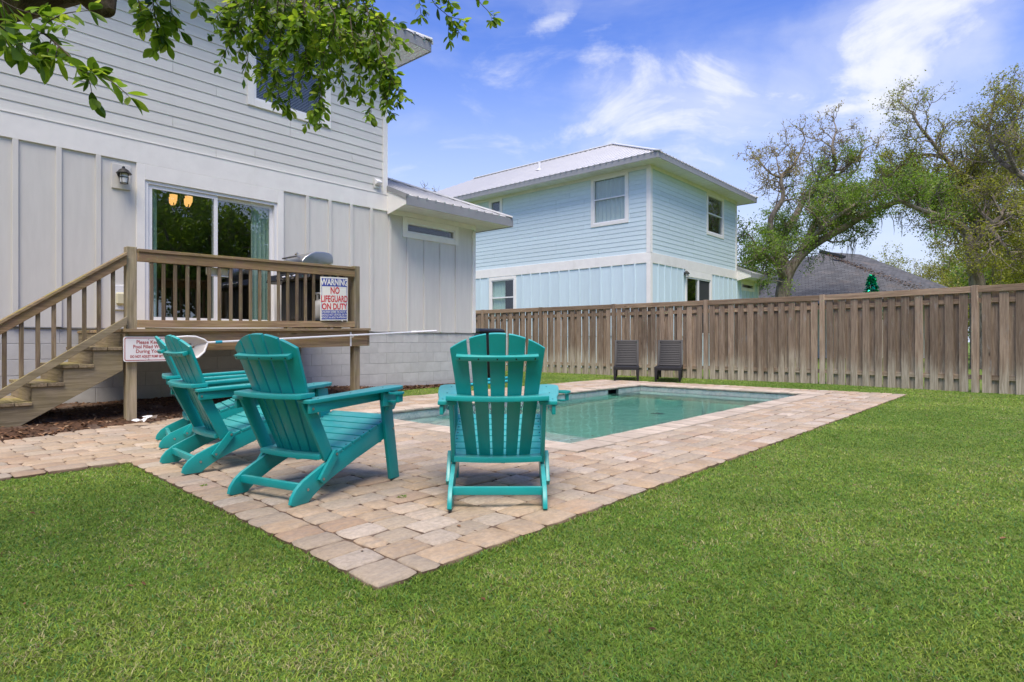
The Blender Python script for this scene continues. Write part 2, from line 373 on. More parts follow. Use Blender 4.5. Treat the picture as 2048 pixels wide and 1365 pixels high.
def m_mulch():
    t = NT('leaf mulch'); n = t.noise(t.pos(), 26, 6, .75); n2 = t.noise(t.pos(), 3, 4, .6)
    c = t.mix(t.ramp(n, .3, .7), (.045, .028, .018), (.17, .095, .06)); c = t.mix(t.ramp(n2, .5, .75, 0, .6), c, (.22, .19, .16))
    t.bsdf(c, .95, t.bump(n, .9, .03), spec=.1); return t.m
MAT['mulch'] = m_mulch()
def m_litter():
    t = NT('dry leaf'); c = t.colramp(t.piece(), [(0, (.05, .028, .015)), (.4, (.15, .075, .035)), (.7, (.24, .13, .07)), (1, (.30, .22, .14))])
    t.bsdf(c, .8, None, 0, .2); return t.m
MAT['litter'] = m_litter()
def m_bark(name='oak bark', a=(.13, .105, .08), b=(.31, .265, .215)):
    t = NT(name); n = t.noise(t.map(t.coord(), (1, 1, .4)), 9, 7, .7, .6); n2 = t.noise(t.coord(), 2, 4, .6)
    c = t.mix(t.ramp(n, .35, .65), a, b); c = t.mix(t.ramp(n2, .55, .75, 0, .4), c, (.20, .21, .15))
    t.bsdf(c, .95, t.bump(n, .9, .04), spec=.15); return t.m
MAT['bark'] = m_bark()
MAT['bark_near'] = m_bark('oak bark near', (.045, .03, .02), (.20, .15, .11))
MAT['twig'] = m_flat('twig bark', (.085, .06, .045), .85)
def m_leaf(name, cols, trans=.35, spec=.35, rough=.45):
    t = NT(name); c = t.colramp(t.piece(), cols)
    n = t.noise(t.coord(), 20, 3, .6); c = t.hsv(c, .5, 1, t.ramp(n, .3, .7, .85, 1.15))
    p = t.n('ShaderNodeBsdfPrincipled'); t.l(c, p.inputs['Base Color']); p.inputs['Roughness'].default_value = rough; p.inputs['Specular IOR Level'].default_value = spec
    tl = t.n('ShaderNodeBsdfTranslucent'); t.l(t.hsv(c, .49, 1.1, 1.3), tl.inputs[0])
    m = t.n('ShaderNodeMixShader'); m.inputs[0].default_value = trans; t.l(p.outputs[0], m.inputs[1]); t.l(tl.outputs[0], m.inputs[2]); t.l(m.outputs[0], t.out.inputs[0])
    return t.m
MAT['leaf_near'] = m_leaf('near oak leaf', [(0, (.06, .12, .018)), (.4, (.14, .25, .035)), (.8, (.27, .41, .055)), (1, (.38, .47, .08))], .55)
MAT['leaf_green'] = m_leaf('oak leaf green', [(0, (.10, .18, .03)), (.5, (.18, .30, .045)), (1, (.29, .42, .07))], .5)
MAT['leaf_olive'] = m_leaf('oak leaf olive', [(0, (.16, .185, .03)), (.5, (.28, .31, .045)), (1, (.42, .42, .07))], .5)
MAT['leaf_bud'] = m_leaf('oak bud', [(0, (.24, .18, .06)), (.5, (.34, .28, .08)), (1, (.34, .35, .09))], .45)
MAT['leaf_dark'] = m_leaf('hedge leaf', [(0, (.02, .035, .012)), (.5, (.04, .065, .02)), (1, (.075, .11, .03))], .3)
MAT['moss'] = m_leaf('hanging moss', [(0, (.17, .175, .13)), (1, (.30, .31, .24))], .3, .1, .9)
def m_shingle():
    t = NT('grey roof shingle'); b = t.n('ShaderNodeTexBrick'); t.l(t.coord('UV'), b.inputs['Vector'])
    b.inputs['Color1'].default_value = (.085, .088, .088, 1); b.inputs['Color2'].default_value = (.14, .143, .143, 1); b.inputs['Mortar'].default_value = (.045, .045, .05, 1)
    b.inputs['Scale'].default_value = 1.0; b.inputs['Mortar Size'].default_value = .012; b.inputs['Brick Width'].default_value = .33; b.inputs['Row Height'].default_value = .15
    n = t.noise(t.coord(), 1.2, 5, .6); n2 = t.noise(t.coord(), 30, 4, .7)
    c = t.mix(t.ramp(n, .5, .75, 0, .4), b.outputs['Color'], (.20, .16, .13)); c = t.mix(t.ramp(n2, .4, .7, 0, .3), c, (.08, .08, .085))
    t.bsdf(c, .9, t.bump(b.outputs['Fac'], .5, .01), spec=.15); return t.m
MAT['shingle'] = m_shingle()
MAT['tinsel'] = m_flat('green tinsel foil', (.0, .42, .22), .18, .85)
MAT['foamteal'] = m_flat('teal foam', (.02, .42, .50), .8)
MAT['boardblue'] = m_flat('bodyboard blue', (.08, .38, .62), .5)
MAT['paper'] = m_flat('paper scrap', (.75, .75, .74), .9)
MAT['yellow'] = m_flat('yellow fruit', (.55, .42, .05), .5)

# ------------------------------------------------------------------ mesh tools
class MB:
    def __init__(s): s.v = []; s.f = []; s.pc = []
    def add(s, vs, fs, pc=None):
        b = len(s.v); s.v.extend([tuple(p) for p in vs]); s.f.extend([tuple(b + i for i in f) for f in fs])
        s.pc.extend([random.random() if pc is None else pc] * len(fs)); return s
    def box(s, x0, x1, y0, y1, z0, z1):
        if x0 > x1: x0, x1 = x1, x0
        if y0 > y1: y0, y1 = y1, y0
        if z0 > z1: z0, z1 = z1, z0
        return s.add([(x0, y0, z0), (x1, y0, z0), (x1, y1, z0), (x0, y1, z0), (x0, y0, z1), (x1, y0, z1), (x1, y1, z1), (x0, y1, z1)],
                     [(0, 3, 2, 1), (4, 5, 6, 7), (0, 1, 5, 4), (1, 2, 6, 5), (2, 3, 7, 6), (3, 0, 4, 7)])
    def beam(s, p, q, w, h, up=(0, 0, 1)):          # rectangular bar from p to q, w sideways, h along up
        p = Vector(p); q = Vector(q); d = (q - p).normalized(); u = Vector(up); sd_ = d.cross(u).normalized(); u = sd_.cross(d)
        a = sd_ * w / 2; b = u * h / 2
        vs = [p - a - b, p + a - b, p + a + b, p - a + b, q - a - b, q + a - b, q + a + b, q - a + b]
        return s.add(vs, [(0, 1, 2, 3), (7, 6, 5, 4), (0, 4, 5, 1), (1, 5, 6, 2), (2, 6, 7, 3), (3, 7, 4, 0)])
    def prism(s, poly, fn, t0, t1):                  # poly of (a,b); fn(a,b,t)->xyz
        n = len(poly)
        vs = [fn(a, b, t0) for a, b in poly] + [fn(a, b, t1) for a, b in poly]
        fs = [tuple(range(n - 1, -1, -1)), tuple(range(n, 2 * n))] + [(i, (i + 1) % n, n + (i + 1) % n, n + i) for i in range(n)]
        return s.add(vs, fs)
    def tube(s, pts, rad, n=8, caps=True):
        pts = [Vector(p) for p in pts]; m = len(pts)
        if not hasattr(rad, '__len__'): rad = [rad] * m
        vs = []; ref = None
        for i, p in enumerate(pts):
            d = (pts[min(i + 1, m - 1)] - pts[max(i - 1, 0)])
            d = d.normalized() if d.length > 1e-9 else Vector((0, 0, 1))
            if ref is None: ref = Vector((0, 0, 1)) if abs(d.z) < .9 else Vector((1, 0, 0))
            a = d.cross(ref); a = a.normalized() if a.length > 1e-6 else Vector((1, 0, 0)); b = d.cross(a); ref = a.cross(d)
            for k in range(n):
                an = 2 * math.pi * k / n; vs.append(p + (a * math.cos(an) + b * math.sin(an)) * rad[i])
        fs = [(i * n + k, i * n + (k + 1) % n, (i + 1) * n + (k + 1) % n, (i + 1) * n + k) for i in range(m - 1) for k in range(n)]
        if caps: fs += [tuple(range(n - 1, -1, -1)), tuple((m - 1) * n + k for k in range(n))]
        return s.add(vs, fs)
    def lathe(s, prof, n=16, c=(0, 0, 0)):           # prof of (r,z)
        vs = [(c[0] + r * math.cos(2 * math.pi * k / n), c[1] + r * math.sin(2 * math.pi * k / n), c[2] + z) for r, z in prof for k in range(n)]
        m = len(prof); fs = [(i * n + k, i * n + (k + 1) % n, (i + 1) * n + (k + 1) % n, (i + 1) * n + k) for i in range(m - 1) for k in range(n)]
        fs += [tuple(range(n - 1, -1, -1)), tuple((m - 1) * n + k for k in range(n))]
        return s.add(vs, fs)
    def build(s, name, mat, parent=None, bevel=0, seg=1, smooth=False, loc=None, rot=None, stuff=False, label=None):
        me = bpy.data.meshes.new(name); me.from_pydata(s.v, [], s.f)
        at_ = me.attributes.new('piece', 'FLOAT', 'FACE'); at_.data.foreach_set('value', np.array(s.pc, dtype=np.float32))
        bm = bmesh.new(); bm.from_mesh(me); bmesh.ops.recalc_face_normals(bm, faces=bm.faces)
        if bevel:
            es = [e for e in bm.edges if len(e.link_faces) == 2 and e.calc_face_angle(0) > R(28)]
            bmesh.ops.bevel(bm, geom=es, offset=bevel, segments=seg, affect='EDGES', profile=.6, clamp_overlap=True)
        bm.to_mesh(me); bm.free()
        if smooth:
            me.polygons.foreach_set('use_smooth', [True] * len(me.polygons))
            try: me.set_sharp_from_angle(angle=R(38))
            except Exception: pass
        me.materials.append(MAT[mat] if isinstance(mat, str) else mat)
        o = bpy.data.objects.new(name, me); COL.objects.link(o); o.parent = parent
        if loc is not None: o.location = loc
        if rot is not None: o.rotation_euler = rot
        if stuff: o['kind'] = 'stuff'
        if label: o['label'] = label
        return o
def tag(o, label=None, cat=None, group=None, kind=None):
    for k, v in (('label', label), ('category', cat), ('group', group), ('kind', kind)):
        if v: o[k] = v
    return o
def empty(name, loc, rz=0, label=None, cat=None, group=None, kind=None):
    o = bpy.data.objects.new(name, None); COL.objects.link(o); o.location = loc; o.rotation_euler = (0, 0, rz); o.empty_display_size = .2
    return tag(o, label, cat, group, kind)
def copy_tree(o, parent=None):
    c = o.copy(); COL.objects.link(c); c.parent = parent
    for ch in [x for x in o.children]: copy_tree(ch, c)
    return c
def inst(name, me, parent, loc=(0, 0, 0), rot=(0, 0, 0), scale=(1, 1, 1)):
    o = bpy.data.objects.new(name, me); COL.objects.link(o); o.parent = parent; o.location = loc; o.rotation_euler = rot; o.scale = scale; return o
def sub_rects(r, holes):                             # rectangle minus rectangles -> rectangles
    out = [r]
    for h in holes:
        nxt = []
        for a in out:
            x0, x1, z0, z1 = a; hx0, hx1, hz0, hz1 = h
            if hx1 <= x0 or hx0 >= x1 or hz1 <= z0 or hz0 >= z1: nxt.append(a); continue
            if hx0 > x0: nxt.append((x0, hx0, z0, z1))
            if hx1 < x1: nxt.append((hx1, x1, z0, z1))
            cx0, cx1 = max(x0, hx0), min(x1, hx1)
            if hz0 > z0: nxt.append((cx0, cx1, z0, hz0))
            if hz1 < z1: nxt.append((cx0, cx1, hz1, z1))
        out = nxt
    return [a for a in out if a[1] - a[0] > .004 and a[3] - a[2] > .004]
def text_obj(body, mat, parent, name, size, cx, z, place, align='CENTER', sx=1.0, bold=0.0, shear=0):
    cu = bpy.data.curves.new('txt', 'FONT'); cu.body = body; cu.size = size; cu.align_x = align; cu.align_y = 'CENTER'; cu.offset = bold; cu.extrude = 0.0; cu.resolution_u = 3
    to = bpy.data.objects.new('txt', cu); COL.objects.link(to)
    bpy.context.view_layer.update(); dg = bpy.context.evaluated_depsgraph_get()
    me = bpy.data.meshes.new_from_object(to.evaluated_get(dg)); bpy.data.objects.remove(to); bpy.data.curves.remove(cu)
    for v in me.vertices: v.co = place(cx + v.co.x * sx, z + v.co.y)
    me.materials.clear(); me.materials.append(MAT[mat]); me.name = name
    o = bpy.data.objects.new(name, me); COL.objects.link(o); o.parent = parent; return o

# ================================================================== GROUND, PAVING, POOL
YARD = lambda name, **k: empty(name, (PATIO_A[0], PATIO_A[1], 0), THETA, **k)
POOL = (3.1, 10.25, 1.36, 4.716)                     # water rectangle u0,u1,v0,v1 in the paving frame
COPE = (2.80, 10.55, 1.06, 5.016)
def ring(mb, out, inn, z):
    (a0, a1, b0, b1), (c0, c1, d0, d1) = out, inn
    for r in ((a0, a1, b0, d0), (a0, a1, d1, b1), (a0, c0, d0, d1), (c1, a1, d0, d1)):
        mb.add([(r[0], r[2], z), (r[1], r[2], z), (r[1], r[3], z), (r[0], r[3], z)], [(0, 1, 2, 3)])
g = MB(); ring(g, (-600, 600, -600, 600), (2.9, 10.45, 1.16, 4.9), -.030)
ground = g.build('ground', 'ground', loc=(*PATIO_A, 0), rot=(0, 0, THETA)); tag(ground, kind='structure')

FRONT = lambda v: .0513 * v
patio = MB()
ring(patio, (.40, 11.17, .03, 6.28), (2.92, 10.43, 1.18, 4.88), -.014)
patio.add([(.03, .03, -.0141), (.401, .03, -.0141), (.401, 6.27, -.0141), (FRONT(6.27) + .03, 6.27, -.0141)], [(0, 1, 2, 3)])
patio.add([(-4, 3.57, -.0142), (.25, 3.57, -.0142), (.25, 6.27, -.0142), (-4, 6.27, -.0142)], [(0, 1, 2, 3)])
patio = patio.build('patio', 'sand', loc=(*PATIO_A, 0), rot=(0, 0, THETA)); tag(patio, kind='structure')
def paver_mesh(mb, quad, h=.06, rough=.007):
    # quad corners in order; a tumbled stone with uneven, worn edges
    c = [Vector((p[0], p[1])) for p in quad]; cen = sum(c, Vector((0, 0))) / 4
    g_ = .0035; c = [p + (cen - p).normalized() * g_ * 1.4 for p in c]
    outl = []
    for i in range(4):
        a, b = c[i], c[(i + 1) % 4]; L_ = (b - a).length; n = 3
        nrm = Vector((-(b - a).y, (b - a).x)).normalized()
        for k in range(n):
            f = k / n; rr = random.uniform(-rough, rough * .35) if k else 0
            p = a.lerp(b, f) - nrm * (-rr)
            if k == 0: p = p + (cen - p).normalized() * random.uniform(.003, .013)
            outl.append(p)
    dz = random.uniform(-.0045, .003); tx = random.uniform(-.012, .012); ty = random.uniform(-.012, .012)
    def P(p, z): d = p - cen; return (p.x, p.y, z + dz + d.x * tx + d.y * ty)
    n = len(outl)
    r0 = [(p.x, p.y, -h) for p in outl]; r1 = [P(p, -.011) for p in outl]
    r2 = [P(p + (cen - p).normalized() * .006, -.0045) for p in outl]; r3 = [P(p + (cen - p).normalized() * .020, random.uniform(-.0015, .0015)) for p in outl]
    vs = r0 + r1 + r2 + r3; fs = [(k * n + i, k * n + (i + 1) % n, (k + 1) * n + (i + 1) % n, (k + 1) * n + i) for k in range(3) for i in range(n)]
    fs.append(tuple(3 * n + i for i in range(n)))
    mb.add(vs, fs)
quads = []
def fill(v0, v1, f0, f1, edges=None):
    """pavers between u=f0(v) and u=f1(v) in the row v0..v1"""
    a = max(f0(v0), f0(v1)); b = min(f1(v0), f1(v1)); cuts = [None]; x = a + random.choice((.17, .23, .29)) * random.uniform(.5, 1)
    while x < b - .12:
        cuts.append(x); x += random.choice((.15, .20, .20, .26, .26)) + random.uniform(-.006, .006)
    cuts.append('end')
    for i in range(len(cuts) - 1):
        l0 = f0(v0) if cuts[i] is None else cuts[i]; l1 = f0(v1) if cuts[i] is None else cuts[i]
        r0 = f1(v0) if cuts[i + 1] == 'end' else cuts[i + 1]; r1 = f1(v1) if cuts[i + 1] == 'end' else cuts[i + 1]
        quads.append(((l0, v0), (r0, v0), (r1, v1), (l1, v1)))
rows = [0, .2] + [.2 + .172 * k for k in range(1, 36)]; rows[-1] = 6.28
FAR = lambda v: 11.2
for i in range(len(rows) - 1):
    v0, v1 = rows[i], rows[i + 1]; mid = (v0 + v1) / 2
    lefts = (lambda v: -3.2) if mid > 3.55 else (lambda v: FRONT(v) + .215)
    if COPE[2] < mid < COPE[3]:
        fill(v0, v1, lefts, lambda v: COPE[0]); fill(v0, v1, lambda v: COPE[1], FAR)
    else: fill(v0, v1, lefts, FAR)
v = 0
for k in range(21):                                   # header course along the front edge
    w = .235 if k == 0 else .168 + random.uniform(-.008, .008)
    if v + w > 3.56: w = 3.56 - v
    if w < .06: break
    quads.append(((FRONT(v), v), (FRONT(v) + .213, v), (FRONT(v + w) + .213, v + w), (FRONT(v + w), v + w))); v += w
def wpos(q):
    c = [sum(p[i] for p in q) / 4 for i in (0, 1)]; return yard(*c)
seen = [(q, wpos(q)) for q in quads]
def key(t):
    x, y = t[1]; inv = abs(x) > .88 * y + .2 or y < .5
    return (inv, math.hypot(x, y))
seen.sort(key=key)
for q, _ in seen[:300]:
    m = MB(); paver_mesh(m, q); m.build('paver', 'paver', patio, smooth=True)
m = MB()
for q, _ in seen[300:]: paver_mesh(m, q)
m.build('far_pavers', 'paver', patio, smooth=True, stuff=True)

# pool
pool = YARD('swimming_pool', label='rectangular swimming pool with green water and rounded stone coping', cat='pool')
u0, u1, v0, v1 = POOL; ZW = -.13
sk = (8.98, 9.37)
t = MB()
t.box(u0 - .06, u1 + .06, v0 - .06, v0, -.34, -.045); t.box(u1, u1 + .06, v0, v1, -.34, -.045); t.box(u0 - .06, u0, v0, v1, -.34, -.045)
t.box(u0 - .06, sk[0], v1, v1 + .06, -.34, -.045); t.box(sk[1], u1 + .06, v1, v1 + .06, -.34, -.045); t.box(sk[0], sk[1], v1, v1 + .06, -.34, -.22)
t.build('waterline_tile', 'tile', pool)
t = MB(); t.box(sk[0] - .02, sk[1] + .02, v1 + .19, v1 + .2, -.3, -.03); t.box(sk[0], sk[1], v1 + .06, v1 + .19, -.24, -.225); t.box(sk[0] - .02, sk[0], v1 + .06, v1 + .19, -.3, -.045); t.box(sk[1], sk[1] + .02, v1 + .06, v1 + .19, -.3, -.045)
t.build('skimmer_mouth', 'black', pool)
t = MB()
t.box(u0 - .08, u1 + .08, v0 - .1, v0 - .012, -1.45, -.34); t.box(u0 - .08, u1 + .08, v1 + .012, v1 + .1, -1.45, -.34)
t.box(u0 - .1, u0 - .012, v0 - .012, v1 + .012, -1.45, -.34); t.box(u1 + .012, u1 + .1, v0 - .012, v1 + .012, -1.45, -.34)
t.box(u0 - .012, u1 + .012, v0 - .012, v1 + .012, -1.45, -1.25)
t.build('basin', 'plaster', pool)
t = MB(); t.box(u0 - .01, u0 + 1.25, v0 - .01, v1 + .01, -1.24, -.36); t.box(u0 + 1.25, u0 + 1.55, v0 - .01, v1 + .01, -1.24, -.66); t.build('entry_shelf', 'plaster', pool, bevel=.02, seg=2)
t = MB(); t.box(u1 - .42, u1 + .01, v0 - .01, v1 + .01, -1.24, -.42); t.build('bench', 'plaster', pool, bevel=.02, seg=2)
t = MB(); t.box(u0 - .006, u1 + .006, v0 - .006, v1 + .006, -1.30, ZW); t.build('water', 'water', pool)
t = MB(); t.lathe([(.0, 0), (.11, 0), (.115, .01), (.07, .03), (0, .035)], 20, (7.8, 3.0, -1.249)); t.build('drain_cover', 'fascia', pool, smooth=True)
def cope_stone(mb, a, b, inner, outer, axis):
    """bullnosed stone from a to b along the side; inner/outer across"""
    s_ = 1 if inner > outer else -1; w = abs(inner - outer) ; prof = []
    r_ = .028
    prof.append((outer, -.06)); prof.append((outer, -.006)); prof.append((outer + s_ * .006, 0.002))
    for k in range(6):
        an = math.pi / 2 - math.pi * k / 5; prof.append((inner + s_ * (.02 - r_ + r_ * math.cos(an)), .004 - r_ + r_ * math.sin(an)))
    prof.append((inner - s_ * .02, -.054))
    n = len(prof); dz = random.uniform(-.003, .003); f = (lambda c, h, l: (l, c, h + dz)) if axis == 'u' else (lambda c, h, l: (c, l, h + dz))
    vs = [f(c, h, a + .002) for c, h in prof] + [f(c, h, b - .002) for c, h in prof]
    mb.add(vs, [tuple(range(n)), tuple(range(2 * n - 1, n - 1, -1))] + [(i, n + i, n + (i + 1) % n, (i + 1) % n) for i in range(n)])
def cope_run(a, b, inner, outer, axis):
    n = round((b - a) / .155)
    for k in range(n):
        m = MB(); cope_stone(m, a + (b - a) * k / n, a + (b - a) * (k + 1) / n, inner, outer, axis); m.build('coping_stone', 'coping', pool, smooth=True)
cope_run(u0, u1, v0, COPE[2], 'u'); cope_run(u0, u1, v1, COPE[3], 'u'); cope_run(COPE[2], COPE[3], u0, COPE[0], 'v'); cope_run(COPE[2], COPE[3], u1, COPE[1], 'v')

# mulch bed between paving and house
VW = 7.74; UO = 7.074                                 # wall line and house origin in the paving frame
edge = [(-3.2, 4.6), (-.9, 5.2), (-.316, 5.37), (.6, 5.68), (1.5, 5.93), (2.6, 6.08), (4.0, 6.25), (4.7, 6.4), (5.1, 6.95), (5.6, 7.4), (6.4, 7.6), (8.3, 7.67)]
def edge_v(u):
    for (a, b), (c, d) in zip(edge, edge[1:]):
        if a <= u <= c: return b + (d - b) * (u - a) / (c - a)
    return edge[0][1] if u < edge[0][0] else edge[-1][1]
def wob(u, v): return math.sin(u * 3.1 + 1) * math.sin(v * 4.3) * .5 + math.sin(u * 7.7) * math.sin(v * 6.1 + 2) * .3 + math.sin(u * 17 + v * 13) * .2
def mulch_z(u, v):
    f = max(0, min(1, (v - edge_v(u)) / .8)); return -.03 + .042 * min(1, f * 8) + .10 * f + .018 * wob(u, v) * min(1, f * 3)
m = MB(); nu, nv = 110, 18; vs = []
for i in range(nu + 1):
    u = -3.2 + 11.5 * i / nu; e_ = edge_v(u) + .05 * wob(u * 2, 1.0)
    for j in range(nv + 1):
        v = e_ + (VW + .03 - e_) * j / nv; vs.append((u, v, mulch_z(u, v)))
m.add(vs, [(i * (nv + 1) + j, (i + 1) * (nv + 1) + j, (i + 1) * (nv + 1) + j + 1, i * (nv + 1) + j + 1) for i in range(nu) for j in range(nv)])
mulch = m.build('mulch_bed', 'mulch', loc=(*PATIO_A, 0), rot=(0, 0, THETA), smooth=True); tag(mulch, kind='structure')
def leaf_bit(mb, c, s, tilt=.5):
    a = random.uniform(0, 6.28); d = Vector((math.cos(a), math.sin(a), random.uniform(-tilt, tilt))) * s; e = Vector((-math.sin(a), math.cos(a), random.uniform(-tilt, tilt))) * s * .42
    c = Vector(c); k = Vector((0, 0, s * .18))
    mb.add([c - d, c - d * .2 - e + k, c + d * .5 - e * .8 + k, c + d, c + d * .5 + e * .8 + k, c - d * .2 + e + k], [(0, 1, 2, 3), (0, 3, 4, 5)])
m = MB()
for _ in range(5200):
    u = random.uniform(-2.2, 7.6); v = edge_v(u) - .03 + random.random() ** 1.5 * (VW - edge_v(u)); leaf_bit(m, (u, v, mulch_z(u, v) + .008), random.uniform(.012, .032))
for _ in range(240):                                  # strays that lie along the paving edges and in the joints
    k = random.random()
    if k < .45: u = random.uniform(0, 8); v = -.012 - abs(random.gauss(0, .018)); z = -.035
    elif k < .7: v = random.uniform(0, 3.5); u = FRONT(v) - .012 - abs(random.gauss(0, .018)); z = -.035
    else: u = random.uniform(.1, 4); v = random.uniform(.1, 6); z = .004
    if k > .7 and random.random() < .55: continue
    leaf_bit(m, (u, v, z), random.uniform(.010, .02), .25)
for _ in range(170):                                  # a few dry leaves lying out on the lawn
    x = random.uniform(-3.5, 6); y = random.uniform(1.5, 8); d = Vector((x - PATIO_A[0], y - PATIO_A[1])); u = d.x * UX + d.y * UY; v = -d.x * UY + d.y * UX
    if (u > -.02 and -.02 < v < 6.4) or v > 3.4: continue
    leaf_bit(m, (u, v, -.017), random.uniform(.007, .017), .3)
lo = m.build('leaf_litter', 'litter', loc=(*PATIO_A, 0), rot=(0, 0, THETA)); tag(lo, 'brown dry leaf litter in the bed under the deck', 'leaf litter', kind='stuff')

# lawn blades
def make_grass():
    rng = np.random.default_rng(3)
    def shell(r0, r1, dens):
        a0, a1 = R(-56), R(56); n = int(dens * (a1 - a0) / 2 * (r1 ** 2 - r0 ** 2))
        r = np.sqrt(rng.uniform(r0 ** 2, r1 ** 2, n)); a = rng.uniform(a0, a1, n); return np.stack([r * np.sin(a), r * np.cos(a)], 1)
    P = [shell(.9, 2.2, 26000)]; r = 2.2
    while r < 24:
        r2 = r * 1.12; P.append(shell(r, r2, max(700, 26000 * (2.2 / ((r + r2) / 2)) ** 1.45))); r = r2
    P = np.concatenate(P)
    d = P - np.array(PATIO_A); u = d @ np.array([UX, UY]); v = d @ np.array([-UY, UX])
    jit = rng.normal(0, .012, len(u))
    inp = (u > .0513 * v + .010 + jit * .9) & (u < 11.2 + jit * 2) & (v > .010 + jit * .9) & (v < 6.3 + jit * 2)
    inp |= (v > 3.55 + jit * 1.5) & (v < 6.3 + jit * 2) & (u <= 1)
    ev = np.interp(u, [e[0] for e in edge], [e[1] for e in edge]); inp |= (v > ev + rng.normal(0, .06, len(u))) & (u < 8.3)
    inp |= (v > VW - .02) & (u < 8.3)
    fx = np.array([p[0] for p in FENCE_P]); fy = np.array([p[1] for p in FENCE_P]); o = np.argsort(fx)
    inp |= P[:, 1] > np.interp(P[:, 0], fx[o], fy[o]) + .25
    P = P[~inp]; u = u[~inp]; v = v[~inp]; n = len(P); dist = np.hypot(P[:, 0], P[:, 1])
    def vn(x, y, s, seed):                            # smooth value noise
        x = x * s + seed * 13.7; y = y * s + seed * 7.1; xi = np.floor(x).astype(int); yi = np.floor(y).astype(int); fx_ = x - xi; fy_ = y - yi
        fx_ = fx_ * fx_ * (3 - 2 * fx_); fy_ = fy_ * fy_ * (3 - 2 * fy_)
        h = lambda a, b: np.modf(np.abs(np.sin(a * 127.1 + b * 311.7 + seed * 5.3) * 43758.5453))[0]
        return (h(xi, yi) * (1 - fx_) + h(xi + 1, yi) * fx_) * (1 - fy_) + (h(xi, yi + 1) * (1 - fx_) + h(xi + 1, yi + 1) * fx_) * fy_
    A = vn(P[:, 0], P[:, 1], 1.6, 1); B = vn(P[:, 0], P[:, 1], 5.5, 2); C = vn(P[:, 0], P[:, 1], 19, 3); D = vn(P[:, 0], P[:, 1], .5, 4)
    h = .006 + .006 * rng.random(n) + .007 * C + .003 * A
    tall = rng.random(n) < .008; h[tall] *= 1.6
    e1 = (np.abs(v) < .05) & (u > -.1); e2 = (np.abs(u - .0513 * v) < .05) & (v < 3.6); e3 = (np.abs(v - 3.55) < .06) & (u < .3); e4 = (np.abs(u - 11.2) < .08) | ((np.abs(v - 6.3) < .08) & (u > 4.5))
    h[(e1 | e2 | e3 | e4)] *= 1.55
    lean = rng.uniform(.6, 1.9, n); ang = rng.uniform(0, 2 * np.pi, n) + (B - .5) * 3
    wd = (.0009 + .0008 * rng.random(n)) * (1 + .16 * dist)
    fa = rng.uniform(0, np.pi, n)
    dx, dy = np.cos(ang), np.sin(ang); wx, wy = np.cos(fa) * wd, np.sin(fa) * wd
    z0 = -.031
    V = np.zeros((n, 5, 3)); bx, by = P[:, 0], P[:, 1]
    V[:, 0] = np.stack([bx - wx, by - wy, np.full(n, z0)], 1); V[:, 1] = np.stack([bx + wx, by + wy, np.full(n, z0)], 1)
    mx, my, mz = bx + dx * h * lean * .35, by + dy * h * lean * .35, z0 + h * .62
    V[:, 2] = np.stack([mx + wx * .8, my + wy * .8, mz], 1); V[:, 3] = np.stack([mx - wx * .8, my - wy * .8, mz], 1)
    V[:, 4] = np.stack([bx + dx * h * lean, by + dy * h * lean, z0 + h * np.clip(1.15 - lean * .28, .5, 1)], 1)
    me = bpy.data.meshes.new('lawn_grass'); me.vertices.add(n * 5); me.vertices.foreach_set('co', V.reshape(-1).astype(np.float32))
    idx = np.arange(n)[:, None] * 5; quad = (idx + np.array([0, 1, 2, 3])); tri = (idx + np.array([3, 2, 4]))
    loops = np.concatenate([quad, tri], 1).reshape(-1); me.loops.add(len(loops)); me.loops.foreach_set('vertex_index', loops.astype(np.int32))
    ls = np.stack([np.arange(n) * 7, np.arange(n) * 7 + 4], 1).reshape(-1); lt = np.tile([4, 3], n)
    me.polygons.add(n * 2); me.polygons.foreach_set('loop_start', ls.astype(np.int32)); me.polygons.foreach_set('loop_total', lt.astype(np.int32))
    me.update(calc_edges=True)
    dark = np.array([.075, .165, .020]); mid = np.array([.165, .335, .036]); yel = np.array([.30, .39, .06]); straw = np.array([.42, .39, .19])
    t1 = np.clip(.15 + .55 * B + .5 * rng.random(n) - .1, 0, 1)[:, None]; col = dark * (1 - t1) + mid * t1
    t2 = np.clip((A * .45 + C * .35 + D * .4 + rng.normal(0, .22, n) - .34) * 1.6, 0, 1)[:, None]; col = col * (1 - t2) + yel * t2
    s = rng.random(n) < np.clip(.06 + .75 * (A * .45 + B * .4 + C * .5 - .66), .02, .55); col[s] = straw * rng.uniform(.6, 1.15, s.sum())[:, None]
    bl_ = rng.random(n) < .12; col[bl_] = np.array([.095, .235, .065])
    b_ = rng.random(n) < .012; col[b_] = np.array([.15, .075, .035])
    col *= (rng.uniform(.75, 1.25, n) * (.80 + .42 * (.5 * A + .3 * B + .2 * D)))[:, None]
    ca = me.color_attributes.new('Col', 'FLOAT_COLOR', 'POINT'); cc = np.ones((n, 5, 4), np.float32); cc[:, :, :3] = col[:, None, :]
    ca.data.foreach_set('color', cc.reshape(-1)); me.materials.append(MAT['grass'])
    o = bpy.data.objects.new('lawn_grass', me); COL.objects.link(o); tag(o, 'short green lawn grass with straw patches around the paving', 'grass', kind='stuff'); return n
FENCE_P = [(10.31, 9.38), (8.67, 11.4), (6.96, 13.66), (4.914, 15.41), (2.873, 17.1), (.906, 18.725), (-.946, 20.256), (-2.9, 21.87)]
print('blades', make_grass())

